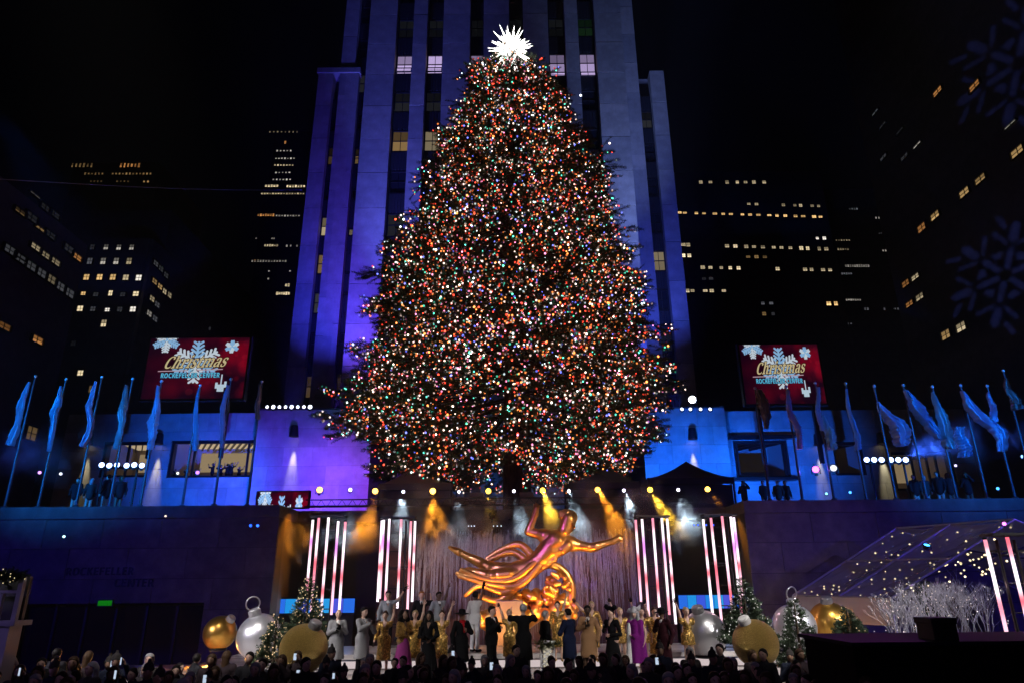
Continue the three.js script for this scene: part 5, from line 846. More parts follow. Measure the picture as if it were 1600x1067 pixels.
// ---------------------------------------------------------------- right: clear tent with fairy lights, silver branches, black platform
{
  const D = 27.5, D2 = 23.5;
  const E0 = atD(1240, 930, D), E1 = atD(1392, 935, D2), K0 = atD(1402, 825, D + 0.0), K1 = atD(1586, 811, D2), t = thing('clear_tent', 'clear-roofed tent strung with fairy lights on the right', 'tent', [0, 0, 0]);
  const clear = new THREE.MeshPhysicalMaterial({ color: rgb(0.75, 0.75, 0.82), roughness: 0.12, transmission: 0.62, thickness: 0, side: THREE.DoubleSide });
  const quad = (a, b, c, d) => { const g = new THREE.BufferGeometry(), n = 10, pos = [], P = (u, v) => a.clone().lerp(b, u).lerp(d.clone().lerp(c, u), v).add(V(0, -0.10 * Math.sin(u * Math.PI * 2) * Math.sin(u * Math.PI * 2) - 0.06 * Math.sin(v * Math.PI) + 0.025 * Math.sin(u * 21 + v * 17), 0)); for (let i = 0; i < n; i++) for (let j = 0; j < n; j++) { const A = P(i / n, j / n), B = P((i + 1) / n, j / n), C = P((i + 1) / n, (j + 1) / n), E = P(i / n, (j + 1) / n); for (const v of [A, B, C, A, C, E]) pos.push(v.x, v.y, v.z); } g.setAttribute('position', new THREE.Float32BufferAttribute(pos, 3)); g.computeVertexNormals(); return uvBox(g); };
  mesh('roof_sheet', quad(E0, E1, K1, K0), clear, t);
  const far0 = K0.clone().add(K0.clone().sub(E0).multiply(V(1, -1, 1))), far1 = K1.clone().add(K1.clone().sub(E1).multiply(V(1, -1, 1)));
  mesh('roof_sheet', quad(K0, K1, far1, far0), clear, t);
  const pole = std(rgb(0.45, 0.45, 0.5), { roughness: 0.4, metalness: 0.5 });
  const frameBars = [[E0, E1], [K0, K1], [E0, K0], [E1, K1], [K1, far1], [K0, far0], [E0.clone().lerp(E1, 0.5), K0.clone().lerp(K1, 0.5)], [E0.clone().lerp(K0, 0.5), E1.clone().lerp(K1, 0.5)]];
  for (const [a, b] of frameBars) mesh('frame_bar', bar(a, b, 0.035, 0.035, 8), pole, t);
  for (const p of [E0, E1, far0, far1, E0.clone().lerp(E1, 0.5)]) mesh('post', bar(V(p.x, PIT, p.z), p, 0.045, 0.045, 8), pole, t);
  mesh('white_wall', merge([boxB(E0.x + 0.1, E1.x, PIT + 1.9, E0.y - 0.05, 0, 0.05)].map((g) => { g.translate(-(E0.x + E1.x) / 2, 0, 0); const L = E0.distanceTo(E1); g.scale(L / (E1.x - E0.x), 1, 1); g.rotateY(-Math.atan2(E1.z - E0.z, E1.x - E0.x)); g.translate((E0.x + E1.x) / 2, 0, (E0.z + E1.z) / 2 + 0.05); return g; })), std(rgb(0.7, 0.68, 0.7), { roughness: 0.6 }), t);
  const drop = E1.clone().add(V(0, -0.45, 0.1));
  mesh('eave_fascia', quad(E0.clone().add(V(0, 0.02, 0.12)), E1.clone().add(V(0, 0.02, 0.12)), drop, E0.clone().add(V(0, -0.45, 0.1))), std(rgb(0.6, 0.58, 0.62)), t);
  const dark = std(rgb(0.02, 0.02, 0.03)); mesh('gable_frame', merge([bar(E1.clone().lerp(K1, 0.25), K1.clone().lerp(far1, 0.25), 0.03, 0.03), bar(E1.clone().lerp(K1, 0.6), K1.clone().lerp(far1, 0.7), 0.03, 0.03)]), dark, t);
  const fl = [], m = new THREE.Matrix4(), q = new THREE.Quaternion(); const put = (p, s) => fl.push(m.compose(p, q, V(s, s, s)).clone());
  for (let i = 0; i < 11; i++) { const a = E0.clone().lerp(E1, i / 10), b = K0.clone().lerp(K1, i / 10); for (let k = 0; k < 9; k++) if (rnd() < 0.75) put(a.clone().lerp(b, (k + rr(0.2, 0.8)) / 9).add(V(rr(-0.1, 0.1), -0.12 - 0.25 * Math.sin(k / 8 * Math.PI), 0.05)), rr(0.022, 0.04)); }
  for (let i = 0; i < 46; i++) { const u = rnd(), v = rnd(); put(K1.clone().lerp(far1, u).lerp(E1.clone().lerp(K1, 0.5 + u * 0.4), v).add(V(0, -0.3 - rnd() * 0.7, rr(-2.5, -0.3))), rr(0.025, 0.048)); }
  const f = new THREE.InstancedMesh(fairyGeo, new THREE.MeshBasicMaterial({ color: 0xffffff }), fl.length); fl.forEach((x, i) => { f.setMatrixAt(i, x); const k = rr(0.6, 3); f.setColorAt(i, rgb(k, k * 0.8, k * 0.45)); }); f.name = 'fairy_lights'; t.add(stuff(f));
  // lamps that colour the roof; the cyan one is added for a reflection
  const p1 = atD(1490, 832, 22.8); fixture('tent_lamp', 'small added cyan-blue lamp colouring the clear tent roof', 'lamp', p1.clone().add(V(0, -0.3, -1.6)), p1.clone().add(V(0, 2, 0)), 0.22, glow(0.3, 2.2, 5), M.blackMetal, undefined, { color: rgb(0.05, 0.45, 1), I: 30, angle: 55, pen: 0.9 });
  const p2 = atD(1570, 818, 22.8); fixture('tent_lamp', 'small magenta lamp at the tip of the clear tent roof', 'lamp', p2, p2.clone().add(V(-1, -0.5, 1.5)), 0.13, glow(4, 0.7, 4), M.blackMetal, undefined, { color: rgb(1, 0.1, 1), I: 8, angle: 50, pen: 0.9 });
  // silver branches: many forked twigs
  const B = thing('silver_branches', 'thicket of silvery frosted branches in front of the clear tent', 'branch decoration', [0, 0, 0]), bl = [], tips = [];
  const grow = (p, d, L, r, n) => { const e = p.clone().addScaledVector(d, L); bl.push(bar(p, e, r, r * 0.7, 4)); if (n <= 0) { tips.push(e); return; } const k = 2 + (rnd() < 0.35 ? 1 : 0); for (let i = 0; i < k; i++) grow(e, d.clone().add(V(rr(-0.6, 0.6), rr(-0.15, 0.4), rr(-0.6, 0.6))).normalize(), L * rr(0.6, 0.85), r * 0.68, n - 1); };
  for (let i = 0; i < 64; i++) { const px = lerp(1392, 1555, rnd()), D3 = rr(19.3, 21), p = atD(px, 1005, D3), top = px < 1450 ? 905 + rr(0, 40) : 880 + rr(0, 45), H = atD(px, top, D3).y - p.y; grow(p, V(rr(-0.35, 0.35), 1, rr(-0.2, 0.2)).normalize(), H * 0.30, 0.013, 4); }
  stuff(mesh('twigs', merge(bl), std(rgb(0.34, 0.33, 0.40), { roughness: 0.5, metalness: 0.3 }), B));
  const tf = new THREE.InstancedMesh(fairyGeo, new THREE.MeshBasicMaterial({ color: 0xffffff }), 260); for (let i = 0; i < 260; i++) { const p = pick(tips).clone(); p.y -= rnd() * rnd() * 1.2; tf.setMatrixAt(i, m.compose(p, q, V(1, 1, 1).multiplyScalar(rr(0.008, 0.016)))); const k = rr(0.2, 1.6); tf.setColorAt(i, rgb(k, k * 0.85, k * 0.75)); } tf.name = 'fairy_lights'; B.add(stuff(tf));
  // black camera platform at the lower right
  const P = thing('camera_platform', 'large black draped platform in the lower right corner', 'platform', [0, 0, 0]);
  const y1 = atD(1420, 1003, 12).y; mesh('deck', boxB(atD(1330, 1000, 12).x, 16, y1 - 0.06, y1, -14.2, -12), new THREE.MeshPhysicalMaterial({ color: rgb(0.006, 0.006, 0.02), roughness: 0.8, specularIntensity: 0.4 }), P);
  mesh('drape', boxB(atD(1333, 1000, 12).x, 16, PIT, y1 - 0.061, -14, -12.05), M.velvet, P); mesh('drape_fold', merge(range(0, 1, 34).map((f) => bar(V(lerp(atD(1335, 1000, 12).x, 12, f), PIT, -12.04), V(lerp(atD(1335, 1000, 12).x, 12, f), y1 - 0.08, -12.04), 0.05, 0.03, 6))), M.velvet, P).userData = { kind: 'stuff' };
  const c0 = atD(1500, 974, 11.4), c1 = atD(1548, 1005, 11.4), C = thing('equipment_case', 'black road case standing on the platform at the lower right', 'case', [(c0.x + c1.x) / 2, y1, -12.4]);
  mesh('box', new RoundedBoxGeometry(c1.x - c0.x, c0.y - y1, 0.5, 2, 0.02).translate(0, (c0.y - y1) / 2, 0), M.black, C); mesh('lid', new RoundedBoxGeometry(c1.x - c0.x + 0.03, 0.1, 0.53, 2, 0.02).translate(0, c0.y - y1, 0), M.black, C); mesh('latch', box(0.06, 0.08, 0.03, 0, c0.y - y1 - 0.06, 0.26), M.blackMetal, C);
}

// ---------------------------------------------------------------- left: booth with a garland; cable overhead
{
  const D = 15.5, a = atD(-6, 905, D), b = atD(40, 905, D), t = thing('wooden_booth', 'white painted booth with an open panel at the lower left edge', 'booth', [0, 0, 0]), w = std(rgb(0.55, 0.53, 0.58), { roughness: 0.6, map: tStone });
  const x0 = a.x - 1.5, x1 = b.x - 0.05, yT = atD(40, 900, D).y, yM = atD(36, 968, D).y - 0.02, yL = atD(30, 922, D).y;
  mesh('corner_post', boxB(x1 - 0.1, x1, yM, yT, -D - 0.1, -D), w, t); mesh('rail', boxB(x0, x1 - 0.101, yL - 0.06, yL, -D - 0.08, -D - 0.02), w, t);
  mesh('inner_post', boxB(a.x + 0.1, a.x + 0.2, yM, yL - 0.061, -D - 0.09, -D - 0.01), w, t);
  mesh('counter', boxB(x0, x1 + 0.05, yM - 0.1, yM - 0.001, -D - 0.5, -D + 0.06), w, t); mesh('front_panel', boxB(x0, x1 - 0.08, PIT, yM - 0.101, -D - 0.4, -D), w, t); mesh('dark_inside', boxB(x0, x1 - 0.11, yM, yT, -D - 0.45, -D - 0.35), M.black, t);
  const g = thing('booth_garland', 'dark garland with a few lights on top of the left booth', 'garland', [x1, yT, -D]), sp = [], fl = [], m = new THREE.Matrix4(), q = new THREE.Quaternion();
  for (let i = 0; i < 260; i++) { const d = V(rr(-1, 1), rr(-0.6, 0.8), rr(-0.4, 1)).normalize(), s = rr(0.1, 0.2), p = V(-rr(0, 1), rr(-0.06, 0.06), rr(-0.05, 0.05)); q.setFromUnitVectors(V(0, 0, 1), d); sp.push(m.compose(p, q, V(s, s, s)).clone()); if (rnd() < 0.10) fl.push(m.compose(p.addScaledVector(d, s), q, V(0.011, 0.011, 0.011)).clone()); }
  const c = new THREE.InstancedMesh(twigGeo, needleMat, sp.length); sp.forEach((x, i) => c.setMatrixAt(i, x)); c.name = 'greenery'; g.add(stuff(c)); const f = new THREE.InstancedMesh(fairyGeo, glow(1.2, 1, 0.5), fl.length); fl.forEach((x, i) => f.setMatrixAt(i, x)); f.name = 'fairy_lights'; g.add(stuff(f));
  const k0 = atD(-20, 279, 40), k1 = atD(472, 297, 74), pts = []; for (let i = 0; i <= 30; i++) { const p = k0.clone().lerp(k1, i / 30); p.y -= 0.35 * Math.sin(i / 30 * Math.PI); pts.push(p); }
  tag(mesh('overhead_cable', strip(new THREE.TubeGeometry(new THREE.CatmullRomCurve3(pts), 60, 0.035, 6)), std(rgb(0.5, 0.5, 0.6))), 'thin blue-lit cable stretched across the upper left sky', 'cable');
}

// ---------------------------------------------------------------- show lights off to the sides and behind the camera, and some added fills
{
  const foh = (p, aim, c, I, ang, label, r = 6, s = 0.3) => fixture('show_light', label, 'stage lamp', p, aim, s, glow(c.r * 3, c.g * 3, c.b * 3), M.blackMetal, undefined, { color: c, I, angle: ang, pen: 0.85, r });
  [[-15, -7], [-14.2, -3.6], [-13.4, 0]].forEach(([x, tx], i) => foh(V(x, 11, -6), V(tx, 1.1, -21.4), rgb(1, 0.95, 0.9), 340, 9, `white show light high on the left aimed at the stage's ${['left end', 'left half', 'middle'][i]}`, 6, 0.28));
  [[16, 8.2], [15.2, 4.6], [14.4, 1]].forEach(([x, tx], i) => foh(V(x, 11, -6), V(tx, 1.1, -21.4), rgb(1, 0.93, 0.88), 420, 9, `white show light high on the right aimed at the stage's ${['right end', 'right half', 'middle'][i]}`, 6, 0.28));
  foh(V(-13, 12, -9), V(-1, 1.9, -30), rgb(0.6, 0.5, 0.9), 850, 9, 'lilac show light high on the left aimed at the water wall');
  foh(V(13, 12, -9), V(2, 1.9, -30), rgb(0.8, 0.6, 0.85), 750, 9, 'pink show light high on the right aimed at the water wall');
  foh(V(-13, 12, -7), V(1.2, 2.9, -27), rgb(0.28, 0.08, 1), 1100, 6, 'violet show light high on the left aimed at the statue');
  foh(V(14, 9, -12), V(1.8, 2.6, -27), rgb(1, 0.62, 0.2), 700, 7, 'amber show light on the right aimed at the statue');
  foh(V(-24, 12, -14), V(-19.5, 9.8, -31), rgb(0.006, 0.24, 1), 2000, 20, 'blue show light on the far left aimed at the flags');
  foh(V(-13, 14, -14), V(-15, 9, -31), rgb(0.006, 0.18, 1), 800, 16, 'blue show light on the left aimed at the flags');
  foh(V(26, 12, -14), V(20, 9.8, -31), rgb(0.006, 0.2, 1), 1700, 20, 'blue show light on the far right aimed at the flags');
  foh(V(-25, 7, -8), V(-17, 3, -29.5), rgb(0.025, 0.012, 1), 260, 30, 'deep blue show light on the far left aimed at the plaza wall');
  foh(V(27, 7, -8), V(17, 3.5, -29.5), rgb(0.04, 0.01, 1), 320, 30, 'deep blue show light on the far right aimed at the plaza wall');
  foh(V(24, 8, -9), V(13, 1.2, -20.5), rgb(0.55, 0.45, 1), 70, 13, 'pale lilac show light on the right aimed at the silver branches');
  foh(V(27, 11, -13), V(14.5, 4, -25), rgb(0.22, 0.16, 1), 420, 13, 'violet show light on the far right aimed at the clear tent');
  foh(V(-22, 7, -6), V(-12, 1, -15.5), rgb(0.38, 0.27, 1), 130, 12, 'lilac show light on the far left aimed at the booth');
  foh(V(-9, 24, -4), V(-7.7, 0.6, -19.6), rgb(1, 0.93, 0.85), 2700, 9, 'added white fill light overhead on the left brightening the ball ornaments');  // unseen overhead lamp, added to brighten the dark ornaments
  foh(V(10, 24, -4), V(8.4, 0.6, -19.6), rgb(1, 0.93, 0.85), 2700, 9, 'added white fill light overhead on the right brightening the ball ornaments');  // its added twin over the right ornaments
  foh(V(-7, 15, 5), V(0, -0.5, -14), rgb(0.45, 0.32, 0.8), 70, 36, 'dim added violet fill light behind the camera brightening the crowd');  // unseen fill, added so the crowd is not fully black
  fixture('added_fill_light', 'small added warm fill light on the stage brightening the rim tents', 'lamp', V(-4.4, 0.6, -27.5), V(-3.4, 7.4, -33), 0.14, glow(2, 1.3, 0.7), M.blackMetal, undefined, { color: rgb(1, 0.66, 0.45), I: 30, angle: 34, pen: 0.9 });  // made-up lamp, added to lift the tents and crates on the rim
  foh(V(-19, 8, -12), V(-8.2, 0.4, -21), rgb(0.95, 0.9, 0.95), 700, 15, 'white show light on the left aimed at the ornaments');
  foh(V(19, 8, -12), V(8.6, 0.5, -21), rgb(0.95, 0.92, 0.95), 700, 15, 'white show light on the right aimed at the ornaments');
  fixture('floor_lamp', 'orange floor lamp behind the left ornaments', 'stage lamp', V(-10.2, 0.22, -25.2), V(-10.6, 0.5, -22), 0.2, glow(5, 1.8, 0.2), M.blackMetal, undefined, { color: rgb(1, 0.34, 0.04), I: 75, angle: 65, pen: 0.7 });
  fixture('floor_lamp', 'orange floor lamp behind the right ornaments', 'stage lamp', V(11.2, 0.22, -25.6), V(11.2, 0.4, -22), 0.2, glow(5, 1.8, 0.2), M.blackMetal, undefined, { color: rgb(1, 0.36, 0.03), I: 32, angle: 65, pen: 0.7 });
  // two snowflake projectors: a lamp behind a cut plate
  function projector(pos, aim, half, I, label) {
    const t = thing('snowflake_projector', label, 'projector', pos), d = aim.clone().sub(pos).normalize(), q = new THREE.Quaternion().setFromRotationMatrix(new THREE.Matrix4().lookAt(V(0, 0, 0), d, V(0, 1, 0)));
    const sh = new THREE.Shape(); for (let i = 0; i < 40; i++) sh[i ? 'lineTo' : 'moveTo'](0.57 * Math.cos(i * 0.15708), 0.57 * Math.sin(i * 0.15708)); const R = half;
    const hole = (pts, a) => { const h = new THREE.Path(), c = Math.cos(a), s = Math.sin(a); pts.forEach(([x, y], i) => h[i ? 'lineTo' : 'moveTo']((x * c - y * s) * R, (x * s + y * c) * R)); h.closePath(); sh.holes.push(h); };
    for (let k = 0; k < 6; k++) { const a = k * Math.PI / 3 + 0.1; hole([[0.10, -0.045], [0.42, -0.05], [0.47, 0], [0.42, 0.05], [0.10, 0.045]], a); hole([[0.52, 0], [0.60, -0.07], [0.82, -0.07], [0.90, 0], [0.82, 0.07], [0.60, 0.07]], a); hole([[0.48, 0.06], [0.54, 0.07], [0.72, 0.30], [0.66, 0.34]], a); hole([[0.48, -0.06], [0.66, -0.34], [0.72, -0.30], [0.54, -0.07]], a); hole([[0.22, 0.16], [0.34, 0.10], [0.40, 0.14], [0.30, 0.30]], a); hole([[0.80, 0.12], [0.98, 0.30], [0.93, 0.34], [0.75, 0.17]], a); }
    const plate = mesh('stencil_plate', new THREE.ExtrudeGeometry(sh, { depth: 0.003, bevelEnabled: false, curveSegments: 24 }), M.blackMetal, t); plate.quaternion.copy(q); plate.position.copy(d).multiplyScalar(1);
    const h = mesh('housing', lathe([[0.56, 1.02], [0.58, 1.02], [0.58, -0.3], [0.001, -0.3], [0.001, -0.27], [0.56, -0.27]], 24), M.blackMetal, t); h.quaternion.setFromUnitVectors(V(0, 1, 0), d);
    const l = spot(pos.clone(), aim, rgb(0.12, 0.18, 1), I * 1.3, 7, 0.1, 0.12, t); return l;
  }
  projector(V(-9, 10, 4), atX(1572, 430, 55), 0.066, 6500, 'black projector with a snowflake stencil behind the camera on the left');
  projector(V(-8, 11.2, 5), atX(1592, 100, 55), 0.072, 4500, 'second black snowflake projector aimed high at the right building');
}

// ---------------------------------------------------------------- people
// A head with brow, eye sockets, nose, lips, chin and ears; eyes, brows and lips carry their own dye.
function headGeo(skin, detail = true) {
  const g = new THREE.SphereGeometry(1, detail ? 36 : 18, detail ? 28 : 14), p = g.attributes.position, col = new Float32Array(p.count * 3), gs = (x, y, cx, cy, sx, sy) => Math.exp(-(((x - cx) / sx) ** 2) - ((y - cy) / sy) ** 2);
  for (let i = 0; i < p.count; i++) {
    let x = p.getX(i), y = p.getY(i), z = p.getZ(i); const front = Math.max(0, z);
    const jaw = y < 0 ? 1 - 0.28 * y * y : 1; let X = x * 0.077 * jaw, Y = y * 0.118, Z = z * 0.098 * (y < -0.2 ? 1 - 0.1 * (-y - 0.2) : 1);
    if (z > 0) { Z += front * (0.026 * gs(x, y, 0, -0.16, 0.14, 0.2) + 0.012 * gs(x, y, 0, 0.02, 0.09, 0.2) + 0.006 * gs(x, y, 0, 0.22, 0.6, 0.1) - 0.010 * (gs(x, y, 0.36, 0.05, 0.16, 0.1) + gs(x, y, -0.36, 0.05, 0.16, 0.1)) + 0.007 * gs(x, y, 0, -0.48, 0.22, 0.08) + 0.010 * gs(x, y, 0, -0.82, 0.3, 0.16)); }
    let c = [1, 1, 1];
    if (z > 0.2) { const e = Math.max(gs(x, y, 0.36, 0.05, 0.11, 0.06), gs(x, y, -0.36, 0.05, 0.11, 0.06)), b = Math.max(gs(x, y, 0.38, 0.2, 0.18, 0.045), gs(x, y, -0.38, 0.2, 0.18, 0.045)), l = gs(x, y, 0, -0.48, 0.22, 0.06); if (e > 0.4 || b > 0.5) c = [0.15, 0.13, 0.13]; else if (l > 0.45) c = [0.85, 0.5, 0.5]; }
    p.setXYZ(i, X, Y, Z); col.set(c, i * 3);
  }
  g.computeVertexNormals(); g.setAttribute('color', new THREE.BufferAttribute(col, 3));
  return g;
}
const withColor = (g) => { if (!g.attributes.color) g.setAttribute('color', new THREE.BufferAttribute(new Float32Array(g.attributes.position.count * 3).fill(1), 3)); if (!g.attributes.uv) g.setAttribute('uv', new THREE.BufferAttribute(new Float32Array(g.attributes.position.count * 2), 2)); return g.index ? g.toNonIndexed() : g; };
const mergeC = (list) => mergeGeometries(list.map(withColor));
const HEAD = headGeo(), HEADLOW = headGeo(0, false);
const EARS = mergeC([-1, 1].map((s) => new THREE.SphereGeometry(1, 8, 6).scale(0.012, 0.03, 0.018).translate(s * 0.079, -0.002, -0.005)));
// a hand along +y, palm towards +z, thumb on +x
const HAND = (() => {
  const l = [new THREE.SphereGeometry(1, 10, 8).scale(0.042, 0.05, 0.017).translate(0, 0.045, 0)];
  [[-0.031, 0.058, -0.1], [-0.011, 0.076, -0.03], [0.011, 0.073, 0.03], [0.031, 0.062, 0.1]].forEach(([x, L, a]) => { const b = V(x, 0.082, 0), m = V(x + Math.sin(a) * L * 0.55, 0.082 + L * 0.55, 0.004), e = V(x + Math.sin(a) * L, 0.082 + L, 0.016); l.push(bar(b, m, 0.0105, 0.0095, 6), bar(m, e, 0.0095, 0.0075, 6), ball(0.0095, m.x, m.y, m.z, 6, 4), ball(0.0075, e.x, e.y, e.z, 6, 4)); });
  l.push(bar(V(0.03, 0.03, 0.004), V(0.062, 0.068, 0.012), 0.013, 0.0105, 6), bar(V(0.062, 0.068, 0.012), V(0.07, 0.096, 0.018), 0.0105, 0.008, 6), ball(0.0105, 0.062, 0.068, 0.012, 6, 4), ball(0.008, 0.07, 0.096, 0.018, 6, 4));
  return mergeC(l);
})();
const HANDL = HAND.clone().scale(-1, 1, 1);
function handAt(elbow, wrist, side, palm) {
  const d = wrist.clone().sub(elbow).normalize(), z = palm.clone().addScaledVector(d, -palm.dot(d)).normalize(), x = d.clone().cross(z), m = new THREE.Matrix4().makeBasis(x, d, z).setPosition(wrist.clone().addScaledVector(d, -0.02));
  return (side > 0 ? HAND : HANDL).clone().applyMatrix4(m);
}
const skinMat = (c) => new THREE.MeshPhysicalMaterial({ color: rgb(...c), roughness: 0.55, vertexColors: true });
const SKIN = { fair: skinMat([0.62, 0.40, 0.31]), tan: skinMat([0.42, 0.25, 0.17]), brown: skinMat([0.20, 0.11, 0.07]), dark: skinMat([0.09, 0.05, 0.035]) };
const cloth = (r, g, b, o = {}) => new THREE.MeshPhysicalMaterial({ color: rgb(r, g, b), roughness: 0.92, specularIntensity: 0.25, bumpMap: tNoise, bumpScale: 0.006, ...o });
const C = {
  grey: cloth(0.20, 0.20, 0.21), lightgrey: cloth(0.26, 0.26, 0.27), greysuit: cloth(0.25, 0.27, 0.29), black: cloth(0.006, 0.006, 0.007), navy: cloth(0.012, 0.018, 0.05), camel: cloth(0.36, 0.20, 0.10), brown: cloth(0.10, 0.06, 0.04), purple: cloth(0.20, 0.015, 0.20), plum: cloth(0.30, 0.045, 0.20), maroon: cloth(0.03, 0.006, 0.010), white: cloth(0.75, 0.74, 0.74), red: cloth(0.35, 0.01, 0.015), palegrey: cloth(0.58, 0.58, 0.6), darkgrey: cloth(0.07, 0.07, 0.075),
  sequin: std(rgb(0.95, 0.58, 0.16), { metalness: 0.75, roughness: 0.3, map: tSequin, bumpMap: tSequin, bumpScale: 0.02 }),
  hairBlack: cloth(0.012, 0.010, 0.009, { roughness: 0.5 }), hairGrey: cloth(0.32, 0.32, 0.33, { roughness: 0.5 }), hairBrown: cloth(0.05, 0.028, 0.015, { roughness: 0.5 }), hairGinger: cloth(0.30, 0.12, 0.04, { roughness: 0.5 }), hairBlond: cloth(0.45, 0.33, 0.17, { roughness: 0.5 }),
};
const ARM = { // elbow and wrist for side s, palm direction
  hang: (s) => [V(s * 0.26, 1.14, -0.03), V(s * 0.27, 0.89, 0.06), V(-s, 0, 0)],
  clap: (s) => [V(s * 0.25, 1.15, 0.07), V(s * 0.045, 1.27, 0.25), V(-s, 0, 0)],
  clapHigh: (s) => [V(s * 0.25, 1.2, 0.14), V(s * 0.05, 1.40, 0.31), V(-s, 0, 0)],
  raise: (s) => [V(s * 0.25, 1.66, 0.03), V(s * 0.30, 1.91, 0.04), V(0, 0, 1)],
  raiseOut: (s) => [V(s * 0.36, 1.58, 0.03), V(s * 0.52, 1.80, 0.04), V(0, 0, 1)],
  up: (s) => [V(s * 0.33, 1.40, 0.16), V(s * 0.27, 1.62, 0.26), V(-s, 0, 0)],
  mic: (s) => [V(s * 0.25, 1.14, 0.07), V(s * 0.07, 1.26, 0.22), V(-s, 0, 0.2)],
  front: (s) => [V(s * 0.25, 1.14, 0.0), V(s * 0.08, 1.06, 0.2), V(-s, 0.3, 0)],
  cross: (s) => [V(s * 0.25, 1.16, 0.08), V(-s * 0.06, 1.20, 0.21), V(0, 0, -1)],
};
const MA = (v) => [v.x, v.y, v.z];
function figure(o) { // all at 1.75 m, facing +z
  const t = thing('person', o.label, 'person', [0, 0, 0], o.group), S = (s) => V(s * 0.175, 1.43, -0.005), arms = [-1, 1].map((s) => { const [e, w, p] = ARM[s < 0 ? o.armL : o.armR](s), j = () => V(rr(-0.03, 0.03), rr(-0.05, 0.05), rr(-0.03, 0.03)); return [s, e.add(j()), w.add(j()), p]; });
  const body = [seg([0, 1.45, -0.015], [0, 1.56, 0.01], 0.055, 0.05), seg([-0.13, 1.40, 0], [0.13, 1.40, 0], 0.07, 0.07), seg([0, 1.32, 0.01], [0, 1.06, 0], o.f ? 0.115 : 0.135, o.f ? 0.10 : 0.12), seg([-0.07, 0.96, -0.01], [0.07, 0.96, -0.01], 0.12, 0.12)];
  for (const [s, e, w] of arms) body.push(seg(MA(S(s)), MA(e), 0.052, 0.042), seg(MA(e), MA(w), 0.042, 0.027));
  for (const s of [-1, 1]) body.push(seg([s * 0.085, 0.92, 0], [s * 0.095, 0.50, 0.015], 0.082, 0.052), seg([s * 0.095, 0.50, 0.015], [s * 0.10, 0.09, -0.02], 0.052, 0.036), seg([s * 0.10, 0.05, -0.03], [s * 0.115, 0.03, 0.13], 0.038, 0.028));
  const head = HEAD.clone(), hq = new THREE.Matrix4().makeRotationFromEuler(new THREE.Euler(o.tilt ?? 0, o.look ?? 0, 0)).setPosition(0, 1.645, 0.025);
  head.applyMatrix4(hq);
  const hands = arms.map(([s, e, w, p]) => handAt(e, w, s, p));
  mesh('body', mergeC([bodyGeo(body, 0.045, 74), head, EARS.clone().applyMatrix4(hq), ...hands]), SKIN[o.skin], t);
  if (o.gloves) arms.forEach(([s, e, w, p], i) => { if (o.gloves === 2 || s === o.gloves) mesh('glove', mergeC([hands[i].clone().translate(-w.x, -w.y, -w.z).scale(1.14, 1.1, 1.14).translate(w.x, w.y, w.z), bar(w.clone().lerp(e, 0.25), w, 0.04, 0.036, 10)]), C.black, t); });
  const sleeve = (r0, r1, end) => arms.flatMap(([s, e, w]) => [seg(MA(S(s)), MA(e), r0, r0 * 0.86), seg(MA(e), MA(e.clone().lerp(w, end)), r0 * 0.86, r1)]);
  const torso = (k) => [seg([-0.135, 1.395, 0], [0.135, 1.395, 0], 0.088 * k, 0.088 * k), seg([0, 1.34, 0.012], [0, 1.06, 0.005], (o.f ? 0.13 : 0.155) * k, (o.f ? 0.115 : 0.145) * k), seg([-0.08, 0.98, 0], [0.08, 0.98, 0], 0.132 * k, 0.132 * k), seg([0, 1.44, -0.02], [0, 1.50, -0.02], 0.078, 0.066)];
  const neckCut = (x, y, z) => Math.max(y - 1.505, 1.36 + Math.abs(x) * 2.2 - 9 < 0 && z > 0.02 ? (y - (1.30 + Math.abs(x) * 2.6)) * 0.35 : -1);
  const skirt = (hem, r, flare) => [seg([-0.05, 1.0, 0], [-0.075 - flare * 0.4, hem - 0.1, 0], 0.135, r), seg([0.05, 1.0, 0], [0.075 + flare * 0.4, hem - 0.1, 0], 0.135, r), seg([0, 1.0, 0.02], [0, hem - 0.1, 0.03 + flare * 0.3], 0.13, r), seg([0, 1.0, -0.02], [0, hem - 0.1, -0.03 - flare * 0.3], 0.13, r)];
  const hemCut = (hem) => (x, y, z) => Math.max(neckCut(x, y, z), hem - y);
  const W = o.wear, cm = C[o.color];
  if (W === 'overcoat' || W === 'suit') {
    const hem = W === 'suit' ? 0.80 : (o.hem ?? 0.50);
    mesh(W === 'suit' ? 'jacket' : 'coat', bodyGeo([...torso(1), ...sleeve(0.072, 0.05, 0.93), ...skirt(hem, W === 'suit' ? 0.12 : 0.145, W === 'suit' ? 0.02 : 0.06)], 0.04, 84, { clip: hemCut(hem), uv: 3 }), cm, t);
    mesh('trousers', bodyGeo([seg([-0.07, 0.95, 0], [0.07, 0.95, 0], 0.128, 0.128), ...[-1, 1].flatMap((s) => [seg([s * 0.085, 0.92, 0], [s * 0.097, 0.5, 0.01], 0.096, 0.072), seg([s * 0.097, 0.5, 0.01], [s * 0.10, 0.08, -0.015], 0.072, 0.062)])], 0.02, 60, { clip: (x, y) => 0.06 - y, uv: 3 }), C[o.trousers ?? 'black'], t);
    mesh('shirt', bodyGeo([seg([0, 1.43, 0.045], [0, 1.28, 0.075], 0.062, 0.07)], 0.02, 30), C[o.shirt ?? 'white'], t);
    if (o.tie) mesh('tie', mergeGeometries([strip(bar(V(0, 1.45, 0.115), V(0, 1.30, 0.152), 0.016, 0.028, 6)).scale(1, 1, 1)]), C.black, t);
